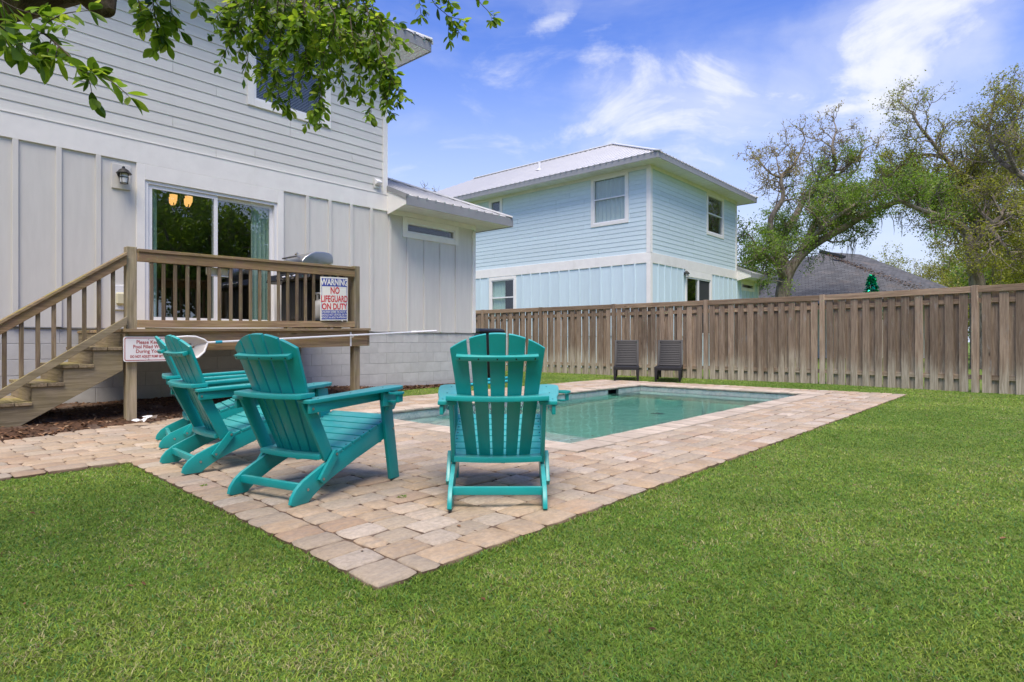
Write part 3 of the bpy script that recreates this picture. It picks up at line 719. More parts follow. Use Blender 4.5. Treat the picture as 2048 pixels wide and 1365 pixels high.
# ================================================================== HOUSES
def FRONTP(a, z, o): return (a, -o, z)
def LEFTP(a, z, o): return (-o, a, z)
def slab(mb, P, a0, a1, z0, z1, o0, o1):              # block on a wall plane
    vs = [P(a0, z0, o0), P(a1, z0, o0), P(a1, z1, o0), P(a0, z1, o0), P(a0, z0, o1), P(a1, z0, o1), P(a1, z1, o1), P(a0, z1, o1)]
    mb.add(vs, [(0, 1, 2, 3), (7, 6, 5, 4), (0, 4, 5, 1), (1, 5, 6, 2), (2, 6, 7, 3), (3, 7, 4, 0)])
def part(house, name, mat, P, *rects, bevel=0):
    m = MB()
    for r in rects: slab(m, P, *r)
    return m.build(name, mat, house, bevel=bevel)
def lap(house, P, a0, a1, z0, z1, e, holes, mat, seed, first=3.66):
    rg = random.Random(seed); z = z0; k = 0
    while z < z1 - .01:
        zt = min(z + e, z1); cuts = [a0]; x = a0 + rg.choice((.6, 1.22, 1.83, 2.44, 3.05, 3.66))
        while x < a1 - .3: cuts.append(x); x += first
        cuts.append(a1)
        for p, q in zip(cuts, cuts[1:]):
            for (x0, x1, c0, c1) in sub_rects((p + .003, q - .003, z, zt), holes):
                o = lambda zz: .004 + .010 * (1 - (zz - z) / e)
                m = MB(); vs = [P(x0, c0, 0), P(x1, c0, 0), P(x1, c1 + .0, 0), P(x0, c1, 0), P(x0, c0, o(c0)), P(x1, c0, o(c0)), P(x1, c1, o(c1)), P(x0, c1, o(c1))]
                m.add(vs, [(0, 1, 2, 3), (7, 6, 5, 4), (0, 4, 5, 1), (1, 5, 6, 2), (2, 6, 7, 3), (3, 7, 4, 0)]); m.build('siding_board', mat, house)
        z = zt; k += 1
def batten_wall(house, P, bats, a0, a1, z0, z1, holes, mat):
    xs = [a0] + sorted(b for b in bats if a0 < b < a1) + [a1]
    for p, q in zip(xs, xs[1:]):
        for r in sub_rects((p + .001, q - .001, z0, z1), holes): part(house, 'wall_panel', mat, P, (r[0], r[1], r[2], r[3], 0, .007))
    for b in xs[1:-1]:
        for r in sub_rects((b - .031, b + .031, z0 + .002, z1 - .002), holes): part(house, 'batten', mat, P, (r[0], r[1], r[2], r[3], .0072, .034), bevel=.003)
def frame_rects(a0, a1, z0, z1, w, o0, o1, wb=None, wt=None):
    wb = wb or w; wt = wt or w
    return [(a0, a0 + w, z0, z1, o0, o1), (a1 - w, a1, z0, z1, o0, o1), (a0 + w, a1 - w, z0, z0 + wb, o0, o1), (a0 + w, a1 - w, z1 - wt, z1, o0, o1)]
def curtain(parent, P, a0, a1, z0, z1, o, mat, folds, depth=.03, name='curtain'):
    m = MB(); n = folds * 6; vs = []
    for j in range(2):
        for i in range(n + 1):
            f = i / n; vs.append(P(a0 + (a1 - a0) * f, (z0, z1)[j], o + depth * math.sin(f * folds * 6.283 + .6 * math.sin(f * 9)) * (1.15 - .3 * j)))
    m.add(vs, [(i, i + 1, n + 2 + i, n + 1 + i) for i in range(n)]); return m.build(name, mat, parent, smooth=True)
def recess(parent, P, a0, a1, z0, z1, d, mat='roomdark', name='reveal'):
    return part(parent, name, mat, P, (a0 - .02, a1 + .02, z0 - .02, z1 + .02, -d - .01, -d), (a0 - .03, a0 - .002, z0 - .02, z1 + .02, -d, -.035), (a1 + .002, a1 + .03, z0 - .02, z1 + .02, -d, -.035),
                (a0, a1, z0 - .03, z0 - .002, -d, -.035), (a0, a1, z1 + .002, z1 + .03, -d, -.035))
def sash_window(house, P, a0, a1, z0, z1, zmid, tw=.11, fill='curtain', single=False, sill=0.0, tall_top=None):
    """trim outline a0..a1, z0..z1; glazing with a meeting rail at zmid"""
    w = part(house, 'window', 'trim', P, *frame_rects(a0, a1, z0, z1, tw, 0.0, .034, wb=tw + sill), bevel=.003)
    b0, b1, c0, c1 = a0 + tw, a1 - tw, z0 + tw + sill, z1 - tw
    part(w, 'frame', 'door_white', P, *frame_rects(b0 + .001, b1 - .001, c0 + .001, c1 - .001, .035, -.06, .018))
    g0, g1, h0, h1 = b0 + .036, b1 - .036, c0 + .036, c1 - .036
    if single: part(w, 'pane', 'glass', P, (g0, g1, h0, h1, -.022, -.018))
    else:
        part(w, 'meeting_rail', 'door_white', P, (g0, g1, zmid - .022, zmid + .022, -.055, .006))
        part(w, 'pane', 'glass', P, (g0, g1, zmid + .023, h1, -.022, -.018)); part(w, 'pane', 'glass', P, (g0, g1, h0, zmid - .023, -.036, -.032))
    recess(w, P, b0, b1, c0, c1, .55)
    if fill == 'curtain': curtain(w, P, b0 + .02, b0 + (b1 - b0) * .98, c0, c1, -.09, 'sheer', 7)
    elif fill == 'half': curtain(w, P, b0 + (b1 - b0) * .45, b1 - .01, c0, c1, -.09, 'curtain', 5)
    elif fill == 'halfdark': curtain(w, P, b0 + (b1 - b0) * .6, b1 - .01, c0, c1, -.16, 'roomdark', 4)
    elif fill == 'blind':
        m = MB(); z = c0 + .02
        while z < c1 - .02:
            vs = [P(b0 + .03, z, -.10), P(b1 - .03, z, -.10), P(b1 - .03, z + .02, -.125), P(b0 + .03, z + .02, -.125)]; m.add(vs, [(0, 1, 2, 3)]); z += .026
        m.build('blind_slats', 'blind', w, stuff=True)
    return w
def hip_roof(house, x0, x1, y0, y1, ze, pitch, name='roof', ribs=True, mat='metalroof', sides=('front', 'left', 'right', 'back'), gap=.23, ribh=.022):
    """eave rectangle x0..x1,y0..y1 at height ze"""
    wx, wy = x1 - x0, y1 - y0; hh = min(wx, wy) / 2; zr = ze + pitch * hh
    if wx < wy: r0, r1 = ((x0 + x1) / 2, y0 + hh), ((x0 + x1) / 2, y1 - hh)
    else: r0, r1 = (x0 + hh, (y0 + y1) / 2), (x1 - hh, (y0 + y1) / 2)
    c = [(x0, y0, ze), (x1, y0, ze), (x1, y1, ze), (x0, y1, ze), (*r0, zr), (*r1, zr)]
    fs = [(0, 1, 4), (1, 2, 5, 4), (2, 3, 5), (3, 0, 4, 5)] if wx < wy else [(0, 1, 5, 4), (1, 2, 5), (2, 3, 4, 5), (3, 0, 4)]
    m = MB(); m.add(c, fs); roof = m.build(name, mat, house)
    if ribs:
        rb = MB()
        def run(p, q, inward, L):                       # ribs rise from eave p-q
            p = Vector(p); q = Vector(q); d = q - p; n = int(d.length / gap); inn = Vector(inward)
            for k in range(n + 1):
                s_ = k * d.length / n; rise = min(s_, d.length - s_, hh) 
                if rise < .05: continue
                a = p + d.normalized() * s_ + Vector((0, 0, .004)); b = a + inn * rise + Vector((0, 0, pitch * rise))
                a = a - inn * .03 - Vector((0, 0, .03 * pitch)); rb.beam(a, b, .038, ribh * 2, (0, 0, 1))
        if 'front' in sides: run((x0, y0, ze), (x1, y0, ze), (0, 1, 0), 0)
        if 'left' in sides: run((x0, y0, ze), (x0, y1, ze), (1, 0, 0), 0)
        if 'right' in sides: run((x1, y0, ze), (x1, y1, ze), (-1, 0, 0), 0)
        rb.build('roof_rib', 'rib', roof, stuff=True)
        cp = MB()
        for a, b in ((c[0], c[4]), (c[1], c[4] if wx < wy else c[5]), (c[4], c[5])):
            cp.beam(Vector(a) + Vector((0, 0, .015)), Vector(b) + Vector((0, 0, .03)), .22, .03)
        cp.build('ridge_cap', 'metalroof', roof)
    return roof
def eaves(house, x0, x1, y0, y1, wx0, wx1, wy0, wy1, zs, zt, plank=None, pr=None):
    """fascia round the eave rectangle and a soffit in to the walls"""
    f = .02
    part(house, 'fascia', 'fascia', FRONTP, (x0, x1, zs - .015, zt, -y0, -y0 + f)); part(house, 'fascia', 'fascia', LEFTP, (y0, y1, zs - .015, zt, -x0, -x0 + f)); part(house, 'fascia', 'fascia', LEFTP, (y0, y1, zs - .015, zt, -x1 - f, -x1))
    m = MB(); zt_ = zs + .016
    for r in ((x0, x1, y0, wy0), (x0, wx0, wy0, y1), (wx1, x1, wy0, y1)): m.add([(r[0], r[2], zt_), (r[1], r[2], zt_), (r[1], r[3], zt_), (r[0], r[3], zt_)], [(0, 1, 2, 3)])
    sf = m.build('soffit', 'soffit', house)
    if plank:
        near, far = MB(), MB(); x = x0
        while x < x1 - .01:
            b = min(x + .1, x1); yy1 = min(wy0, y0 + min(x - x0, x1 - b) + .06) if False else wy0
            if pr and pr[0] < x < pr[1]: MBp = MB(); MBp.box(x + .003, b - .003, y0 + .004, yy1 - .002, zs, zt_ - .002); MBp.build('soffit_plank', 'soffit', sf)
            else: far.box(x + .003, b - .003, y0 + .004, yy1 - .002, zs, zt_ - .002)
            x += .1
        y = wy0
        while y < min(y1, wy0 + 9) - .01:
            far.box(x0 + .004, wx0 - .002, y + .003, y + .097, zs, zt_ - .002); far.box(wx1 + .002, x1 - .004, y + .003, y + .097, zs, zt_ - .002); y += .1
        if far.v: far.build('far_soffit_planks', 'soffit', sf, stuff=True)
    return sf
def side_roof(house, xa, xb, y0, yd, zs, zt, pitch, mat='metalroof'):
    """one-storey hip running out from the end wall at xa to its eave at xb; front eave at y0"""
    rise = xb - xa; c = [(xa, y0, zt), (xb, y0, zt), (xa, y0 + rise, zt + pitch * rise), (xb, yd, zt), (xa, yd - rise, zt + pitch * rise)]
    m = MB(); m.add(c, [(0, 1, 2), (1, 3, 4, 2)]); roof = m.build('porch_roof', mat, house)
    rb = MB(); n = int(rise / .23)
    for k in range(n + 1):
        x = xa + .03 + (rise - .05) * k / n; r_ = xb - x
        if r_ > .05: rb.beam((x, y0 - .03, zt + .004 - .03 * pitch), (x, y0 + r_, zt + .004 + pitch * r_), .038, .044)
    y = y0 + .2
    while y < yd - .2:
        r_ = min(y - y0, yd - y, rise); rb.beam((xb + .03, y, zt + .004 - .03 * pitch), (xb - r_, y, zt + .004 + pitch * r_), .038, .044); y += .23
    rb.build('roof_rib', 'rib', roof, stuff=True)
    cp = MB(); cp.beam((xb, y0, zt + .02), (xa, y0 + rise, zt + pitch * rise + .03), .2, .03); cp.build('ridge_cap', 'metalroof', roof)
    part(house, 'fascia', 'fascia', FRONTP, (xa, xb, zs - .015, zt, -y0, -y0 + .02)); part(house, 'fascia', 'fascia', LEFTP, (y0, yd, zs - .015, zt, -xb - .02, -xb))
    # boxed end of the overhang where it meets the main corner
    m = MB(); poly = [(y0 + .002, zs), (-.03, zs - .12), (-.03, zt - .01 + pitch * (-y0 - .03)), (y0 + .002, zt - .01)]; m.prism(poly, lambda a, b, t_: (t_, a, b), xa - .002, xa + .02); m.build('eave_return', 'trim', house)
    m = MB(); m.beam((xa - .012, y0 - .03, zt - .03), (xa - .012, -.028, zt - .03 + pitch * (-y0)), .02, .09); m.build('rake_trim', 'fascia', house)
    m = MB(); m.box(xa + .02, xb, y0 + .002, 0, zs, zs + .012); m.box(xb - (xb - xa) * .22, xb - .002, 0.0, yd, zs, zs + .012); m.build('soffit', 'soffit', house)

# ---- grey house
gh = empty('grey_house', (*HOUSE_O, 0), THETA, 'grey two storey house with white trim, lap siding above and battens below', 'house')
XL, XM, XE = -13.0, -1.24, 1.165
ZS = 1.11; ZB0, ZB1 = 3.44, 3.75; ZSOF = 6.57
DOOR = (-5.45, -3.474, 1.17, 3.22); WIN = (-3.977, -2.477, 4.72, 6.50); TRN = (-.865, .645, 2.995, 3.40)
def inner(r, w): return (r[0] + w, r[1] - w, r[2] + w, r[3] - w)
holes_up = [inner(WIN, .11)]; holes_lo = [DOOR, inner(TRN, .10)]
core = [(*r, -.14, -.001) for r in sub_rects((XL, XM, ZS, ZSOF + .1), holes_up + holes_lo)] + [(*r, -.14, -.001) for r in sub_rects((XM, XE, ZS, 3.6), holes_lo)]
part(gh, 'wall', 'siding', FRONTP, *core)
part(gh, 'side_wall', 'siding', LEFTP, (.14, 8.5, ZS, 6.67, -XM, -XM + .14), (.14, 8.5, 0, 3.6, -XE, -XE + .14)) if False else None
m = MB(); m.box(XM - .14, XM, .14, 8.5, 3.5, 6.6); m.box(XE - .14, XE, .14, 6.0, ZS, 3.55); m.box(XL, XM, 8.5, 8.6, 0, 6.6); m.box(XL - .1, XL, 0, 8.6, 0, 6.6); m.box(XM, XE, 5.9, 6.0, 0, 3.55); m.build('rear_wall', 'siding', gh)
m = MB(); m.box(XL, XE, .012, .2, -.3, ZS - .01); m.box(XE - .2, XE - .012, .2, 6, -.3, ZS - .01); m.build('foundation', 'mortar', gh)
lap(gh, FRONTP, XL, XM - .09, ZB1, ZSOF, .160, [WIN], 'siding', 4)
bats = [-8.65, -8.21, -7.77, -7.34, -6.896, -6.453, -6.015] + [-3.37 + .44 * k for k in range(1, 12) if -3.37 + .44 * k < XE - .2]
batten_wall(gh, FRONTP, bats, XL, XE - .09, ZS, ZB0, [DOOR, (-5.558, -3.366, 1.0, 3.5), TRN], 'panel')
part(gh, 'band_board', 'trim', FRONTP, (XL, XM, ZB0, ZB1, .0, .032), bevel=.003)
part(gh, 'band_flashing', 'trim', FRONTP, (XL, XM, ZB1 + .001, ZB1 + .012, .0, .04))
part(gh, 'corner_board', 'trim', FRONTP, (XM - .10, XM + .005, ZB1 + .013, ZSOF, .0, .036), bevel=.003)
part(gh, 'corner_board', 'trim', FRONTP, (XE - .09, XE + .005, ZS, 3.36, .0, .034), bevel=.003)
part(gh, 'frieze_board', 'trim', FRONTP, (XL, XM - .101, ZSOF - .15, ZSOF, .018, .036), bevel=.003)
part(gh, 'frieze_board', 'trim', FRONTP, (XM + .006, XE + .005, 3.405, 3.5, .0, .036), bevel=.003)
m = MB(); m.box(XL, XE, -.012, 0, ZS - .014, ZS - .001); m.build('drip_edge', 'fascia', gh)
# foundation blocks
rg = random.Random(2)
for r_ in range(6):
    z0 = ZS - .014 - .2 * (r_ + 1); x = XE - (.2 if r_ % 2 else .4)
    first = True
    xs = [XE] + [XE - (.2 if r_ % 2 else .4) - .4 * k for k in range(25)]
    for a, b in zip(xs[1:], xs):
        m = MB(); d = rg.uniform(0, .002); m.box(a + .003, b - .003, .008 - d, .04, z0 + .003, z0 + .197); m.build('concrete_block', 'block', gh, bevel=.0025)
# door
dr = part(gh, 'sliding_door', 'trim', FRONTP, (-5.558, -5.45, 1.07, 3.439, 0, .033), (-3.474, -3.366, 1.07, 3.439, 0, .033), (-5.45, -3.474, 3.22, 3.439, 0, .033), bevel=.003)
part(dr, 'frame', 'door_white', FRONTP, *frame_rects(-5.449, -3.475, 1.17, 3.219, .045, -.10, .012, wb=.05), (-5.45, -3.474, 1.12, 1.169, -.10, .03))
part(dr, 'door_sash', 'door_white', FRONTP, *frame_rects(-5.403, -4.43, 1.222, 3.173, .055, -.045, -.008)); part(dr, 'pane', 'doorglass', FRONTP, (-5.347, -4.486, 1.278, 3.117, -.028, -.022))
part(dr, 'door_sash', 'door_white', FRONTP, *frame_rects(-4.49, -3.521, 1.222, 3.173, .055, -.085, -.049)); part(dr, 'pane', 'doorglass', FRONTP, (-4.434, -3.577, 1.278, 3.117, -.068, -.062))
part(dr, 'handle', 'door_white', FRONTP, (-5.39, -5.365, 2.02, 2.22, -.006, .03), bevel=.006)
curtain(dr, FRONTP, -3.84, -3.50, 1.2, 3.2, -.15, 'curtain', 5, .03); curtain(dr, FRONTP, -5.44, -5.25, 1.2, 3.2, -.13, 'curtain', 3, .03)
m = MB(); Y0, Y1 = .15, 4.2
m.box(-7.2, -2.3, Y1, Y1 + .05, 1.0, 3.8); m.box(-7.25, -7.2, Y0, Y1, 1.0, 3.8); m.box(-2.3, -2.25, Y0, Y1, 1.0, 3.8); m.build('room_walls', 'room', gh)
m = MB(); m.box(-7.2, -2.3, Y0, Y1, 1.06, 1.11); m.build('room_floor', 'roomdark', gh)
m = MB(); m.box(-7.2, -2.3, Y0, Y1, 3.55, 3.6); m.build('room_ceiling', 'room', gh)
sash_window(gh, FRONTP, *WIN, 5.62, .11, 'blind')
sash_window(gh, FRONTP, *TRN, 3.2, .10, 'none', True)
part(gh, 'outlet_plate', 'white', FRONTP, (-5.86, -5.66, 1.36, 1.70, .008, .03), bevel=.004); part(gh, 'outlet_cover', 'cream', FRONTP, (-5.82, -5.70, 1.43, 1.60, .0305, .075), bevel=.02)
v_ = part(gh, 'vent_plate', 'siding', FRONTP, (-1.56, -1.40, 3.84, 4.05, .02, .03), bevel=.003)
m = MB(); m.prism([(0, -.05), (.09, -.035), (.10, .0), (0, .07)], lambda a, b, t_: (t_, -.031 - a, 3.95 + b), -1.535, -1.425); m.build('vent_hood', 'white', v_, bevel=.006)
# roofs
eaves(gh, XL - .6, XM + .6, -.6, 9.1, XL, XM, 0, 8.5, ZSOF, ZSOF + .17, True, (-4.6, -.62))
hip_roof(gh, XL - .63, XM + .63, -.63, 9.13, ZSOF + .175, .5, sides=('front', 'right'))
side_roof(gh, XM, XE + .6, -.6, 6.6, 3.5, 3.67, .42)
lantern_plate = part(gh, 'lantern_plate', 'panel', FRONTP, (-5.86, -5.63, 3.03, 3.37, .008, .03), bevel=.004)

# ---- blue house, a twin of the grey one
BO = (4.411, 19.5)
bh = empty('blue_house', (*BO, 0), THETA, 'pale blue two storey house with white metal roof behind the fence', 'house')
BX, BE, BD = 7.09, 9.575, 15.0
BW1 = (4.232, 5.80, 4.90, 6.50); BT = (7.55, 9.05, 3.03, 3.42); BDO = (2.58, 4.58, 1.17, 3.2)
LW1 = (.773, 2.251, 4.822, 6.54); LW2 = (6.378, 7.103, 5.55, 6.54); LW3 = (5.671, 7.085, 1.75, 3.42)
hf = [inner(BW1, .11), BDO, inner(BT, .1)]; hl = [inner(LW1, .11), inner(LW2, .11), inner(LW3, .11)]
part(bh, 'wall', 'blue_siding', FRONTP, *[(*r, -.14, -.001) for r in sub_rects((.14, BX, 0, 6.6), hf)], *[(*r, -.14, -.001) for r in sub_rects((BX, BE, 0, 3.55), hf)])
part(bh, 'wall', 'blue_siding', LEFTP, *[(*r, -.14, -.001) for r in sub_rects((.0, BD, 0, 6.6), hl)])
m = MB(); m.box(BX - .1, BX, .14, BD, 3.4, 6.6); m.box(.14, BX, BD - .1, BD, 0, 6.6); m.box(BE - .1, BE, .14, 6, 0, 3.55); m.box(BX, BE, 5.9, 6, 0, 3.5); m.build('rear_wall', 'blue_siding', bh)
lap(bh, FRONTP, .10, BX - .09, ZB1 + .02, ZSOF, .149, [BW1], 'blue_siding', 11); lap(bh, LEFTP, .10, 12.0, ZB1 + .02, ZSOF, .149, [LW1, LW2], 'blue_siding', 12)
batten_wall(bh, FRONTP, [.53 + .44 * k for k in range(30)], .10, BE - .09, 1.1, ZB0, [(2.473, 4.69, 1, 3.5), BT], 'blue_panel')
batten_wall(bh, LEFTP, [.54 + .44 * k for k in range(30)], .10, 12.0, 1.1, ZB0, [LW3], 'blue_panel')
part(bh, 'band_board', 'trim', FRONTP, (.034, BX, ZB0, ZB1 + .02, 0, .033), bevel=.003); part(bh, 'band_board', 'trim', LEFTP, (-.0335, 12.0, ZB0, ZB1 + .02, 0, .033), bevel=.003)
for z0, z1 in ((1.1, ZB0 - .001), (ZB1 + .021, ZSOF)):
    part(bh, 'corner_board', 'trim', FRONTP, (.0, .11, z0, z1, 0, .036)); part(bh, 'corner_board', 'trim', LEFTP, (-.0365, .11, z0, z1, 0, .036))
part(bh, 'corner_board', 'trim', FRONTP, (BX - .10, BX + .004, ZB1 + .021, ZSOF, 0, .036)); part(bh, 'corner_board', 'trim', FRONTP, (BE - .09, BE + .004, 1.1, 3.4, 0, .036))
part(bh, 'frieze_board', 'trim', FRONTP, (.111, BX - .101, ZSOF - .10, ZSOF, .016, .035)); part(bh, 'frieze_board', 'trim', LEFTP, (.111, 12, ZSOF - .10, ZSOF, .016, .035))
part(bh, 'frieze_board', 'trim', FRONTP, (BX + .005, BE + .004, 3.425, 3.5, 0, .036))
sash_window(bh, FRONTP, *BW1, 5.72, .11, 'halfdark'); sash_window(bh, FRONTP, *BT, 3.2, .10, 'none', True)
sash_window(bh, LEFTP, *LW1, 5.74, .11, 'curtain'); sash_window(bh, LEFTP, *LW2, 6.0, .11, 'blind'); sash_window(bh, LEFTP, *LW3, 2.62, .11, 'half')
d2 = part(bh, 'sliding_door', 'trim', FRONTP, (2.473, 2.58, 1.07, 3.439, 0, .033), (4.58, 4.69, 1.07, 3.439, 0, .033), (2.58, 4.58, 3.2, 3.439, 0, .033))
part(d2, 'frame', 'door_white', FRONTP, *frame_rects(2.581, 4.579, 1.17, 3.199, .05, -.1, .012), (3.5, 3.62, 1.22, 3.15, -.08, .004))
part(d2, 'pane', 'glass', FRONTP, (2.632, 3.499, 1.22, 3.148, -.03, -.024)); part(d2, 'screen_panel', 'screen', FRONTP, (3.621, 4.528, 1.22, 3.148, -.03, -.02)); recess(d2, FRONTP, 2.6, 4.56, 1.19, 3.18, 1.2)
eaves(bh, -.6, BX + .6, -.6, BD + .6, 0, BX, 0, BD, ZSOF, ZSOF + .17, True)
hip_roof(bh, -.63, BX + .63, -.63, BD + .63, ZSOF + .175, .5, sides=('front', 'left'))
side_roof(bh, BX, BE + .6, -.6, 6.6, 3.5, 3.67, .42)
m = MB(); m.tube([(1.3, 5.6, 7.5), (1.3, 5.6, 8.02)], .05, 10); m.lathe([(.16, 0), (.06, .08)], 10, (1.3, 5.6, 7.68)); m.build('vent_pipe', 'metalroof', bh, smooth=True)

# ---- shingled house far right
sh = empty('shingled_house', (17.5, 33, 0), 0, 'low house with grey shingle roof and leaf-filled valley beyond the fence', 'house')
def roof_plane(pts, name='roof_slope'):
    base = Vector((17.5, 33, 0)); p = [Vector(q) - base for q in pts]
    me = bpy.data.meshes.new(name); n = (p[1] - p[0]).cross(p[-1] - p[0]).normalized(); 
    if n.z < 0: n = -n
    dn = n * .12; k = len(p)
    me.from_pydata([tuple(q) for q in p] + [tuple(q - dn) for q in p], [], [tuple(range(k)), tuple(range(2 * k - 1, k - 1, -1))] + [(i, (i + 1) % k, k + (i + 1) % k, k + i) for i in range(k)])
    hx = Vector((-n.y, n.x, 0)).normalized(); hy = n.cross(hx); uv = me.uv_layers.new(name='UVMap')
    for l in me.loops: q = me.vertices[l.vertex_index].co; uv.data[l.index].uv = (q.dot(hx), q.dot(hy))
    me.materials.append(MAT['shingle']); o = bpy.data.objects.new(name, me); COL.objects.link(o); o.parent = sh; return o
apex1 = at(1637, 508, 36); ll = at(1560, 612, 31.5); lr = at(1850, 590, 29.5)
roof_plane([ll, lr, apex1])
rid0, rid1 = at(1645, 502, 38), at(1722, 508, 38); er = at(1935, 588, 33); vl = at(1850, 592, 32)
roof_plane([vl, er, rid1, rid0, apex1 + Vector((.05, .6, -.05))])
roof_plane([er, er + Vector((0, 9, 0)), rid1 + Vector((0, 3, 0)), rid1]); roof_plane([ll + Vector((0, 10, 0)), ll, apex1, rid0 + Vector((0, 4, 0))])
m = MB(); b_ = Vector((17.5, 33, 0)); m.box(ll.x + .6 - b_.x, er.x - .8 - b_.x, 1.2, 9, -.1, 3.1); m.build('wall', 'siding', sh)
m = MB(); p0, p1 = at(1655, 512, 35.6), at(1845, 584, 30.6)
for _ in range(900):
    f = random.random(); c = p0.lerp(p1, f) + Vector((random.gauss(0, .10 + .25 * f), random.gauss(0, .12), .06 + random.random() * .06)) - b_; leaf_bit(m, c, random.uniform(.03, .07), .4)
m.build('valley_leaves', 'litter', sh, stuff=True)
m = MB(); c = at(1652, 505, 36.3) - b_; m.beam(c + Vector((-.35, 0, .1)), c + Vector((1.1, 0, -.25)), .3, .14); m.build('ridge_vent', 'black', sh)

# ================================================================== FENCE
fo = Vector((4.914, 15.41, 0)); fence = empty('wooden_fence', fo, 0, 'tall weathered shadowbox fence of grey brown pickets across the yard', 'fence')
def picket_mesh(h, w, seed):
    rg = random.Random(seed); m = MB(); n = 6; vs = []; b = rg.uniform(-.008, .008)
    for k in range(n + 1):
        z = -.06 + (h + .06) * k / n; dx = b * math.sin(k / n * 3.1) ; dy = rg.uniform(-.002, .002)
        vs += [(-w / 2 + dx, -.01 + dy, z), (w / 2 + dx, -.01 + dy, z), (w / 2 + dx, .01 + dy, z), (-w / 2 + dx, .01 + dy, z)]
    fs = [(0, 3, 2, 1), (4 * n, 4 * n + 1, 4 * n + 2, 4 * n + 3)] + [(4 * k + i, 4 * k + (i + 1) % 4, 4 * k + 4 + (i + 1) % 4, 4 * k + 4 + i) for k in range(n) for i in range(4)]
    m.add(vs, fs); o = m.build('picket', 'fence', None); me = o.data; bpy.data.objects.remove(o); return me
PM = [picket_mesh(1.86, .138, i) for i in range(5)]
for i in range(len(FENCE_P) - 1):
    p, q = Vector((*FENCE_P[i], 0)), Vector((*FENCE_P[i + 1], 0)); d = q - p; L_ = d.length; d.normalize(); rz = math.atan2(d.y, d.x)
    nrm = Vector((-d.y, d.x, 0))
    if nrm.y > 0: nrm = -nrm                       # towards the camera
    if i == 0: pass
    m = MB(); m.box(-.052, .052, -.052, .052, -.1, 1.965); m.build('fence_post', 'fence', fence, bevel=.004, loc=p - fo + nrm * .03, rot=(0, 0, rz))
    s_ = 1 if nrm.dot(Vector((-math.sin(rz), math.cos(rz), 0))) > 0 else -1
    m = MB(); m.box(.05, L_ - .05, s_ * .028, s_ * .062, 1.835, 1.955); m.build('top_rail', 'fencerail', fence, bevel=.003, loc=p - fo, rot=(0, 0, rz))
    for z0, z1 in ((1.64, 1.73), (.21, .30)):
        m = MB(); m.box(.05, L_ - .05, -.018, .018, z0, z1); m.build('rail', 'fencerail', fence, loc=p - fo, rot=(0, 0, rz))
    n = int((L_ - .1) / .232)
    for k in range(n):
        a = .05 + (L_ - .1) * (k + .5) / n
        inst('picket', PM[random.randrange(5)], fence, p - fo + d * (a + random.uniform(-.006, .006)) + nrm * .030, (random.uniform(-.004, .004), random.uniform(-.004, .004), rz + math.pi * random.randrange(2)))
        b_ = .05 + (L_ - .1) * (k + 1.0) / n
        if k < n - 1: inst('picket', PM[random.randrange(5)], fence, p - fo + d * (b_ + random.uniform(-.012, .012)) - nrm * .030, (0, 0, rz + math.pi * random.randrange(2)))

# ================================================================== DECK AND STAIRS (house coordinates)
def HL(x, y, z=0): return Vector((HOUSE_O[0] + x * UX - y * UY, HOUSE_O[1] + x * UY + y * UX, z))
class HThing:
    def __init__(s, name, ox, oy, label, cat, oz=0, group=None):
        s.e = empty(name, HL(ox, oy, oz), THETA, label, cat, group); s.off = (-ox, -oy, -oz)
    def b(s, mb, name, mat, parent=None, **k):
        return mb.build(name, mat, parent or s.e, loc=s.off if parent is None else (0, 0, 0), **k)
dk = HThing('wooden_deck', -4.65, -.9, 'weathered mossy wooden deck with railing and stairs at the sliding door', 'deck')
S = lambda x: .018 * (x + 6.2)
YF = -1.84
def dbox(name, mat, x0, x1, y0, y1, z0, z1, bevel=.003):
    m = MB(); m.box(x0, x1, y0, y1, z0, z1); m.v = [(x, y, z + (S(x) if x > -6.3 and z > .5 else 0)) for x, y, z in m.v]; return dk.b(m, name, mat, bevel=bevel)
dbox('post', 'post', -6.207, -6.102, YF, YF + .105, -.05, 2.0, .004); dbox('post', 'post', -3.213, -3.108, YF, YF + .105, -.02, 2.0, .004)
dbox('post', 'post', -3.213, -3.108, -.12, -.02, .0, 2.0, .004)
for k in range(13):
    y0 = -1.925 + k * .148; dbox('deck_board', 'deckx', -6.25, -2.97, y0, y0 + .14, 1.031, 1.066)
dbox('rim_board', 'deckx', -6.20, -3.0, YF - .04, YF - .002, .80, 1.03); dbox('rim_board', 'deckx', -6.20, -3.0, YF + .11, YF + .148, .80, 1.03)
dbox('rim_board', 'decky', -6.24, -6.202, YF - .04, -.02, .80, 1.03); dbox('rim_board', 'decky', -3.0, -2.962, YF - .04, -.02, .80, 1.03)
for x in (-5.7, -5.3, -4.9, -4.5, -4.1, -3.7, -3.4): dbox('joist', 'decky', x, x + .038, YF + .15, -.02, .80, 1.03)
dbox('top_rail', 'deckx', -6.10, -3.215, YF - .045, YF + .10, 1.945, 1.98); dbox('rail', 'deckx', -6.10, -3.215, YF - .03, YF + .008, 1.835, 1.944)
dbox('bottom_rail', 'deckx', -6.10, -3.215, YF - .03, YF + .008, 1.082, 1.168)
dbox('top_rail', 'decky', -3.24, -3.10, YF + .11, -.13, 1.945, 1.98); dbox('rail', 'decky', -3.18, -3.142, YF + .11, -.13, 1.835, 1.944); dbox('bottom_rail', 'decky', -3.18, -3.142, YF + .11, -.13, 1.082, 1.168)
for k in range(21):
    x = -5.958 + .1297 * k + random.uniform(-.006, .006); dbox('baluster', 'deckz', x - .018, x + .018, YF - .022, YF + .006, 1.1675, 1.8355, .002)
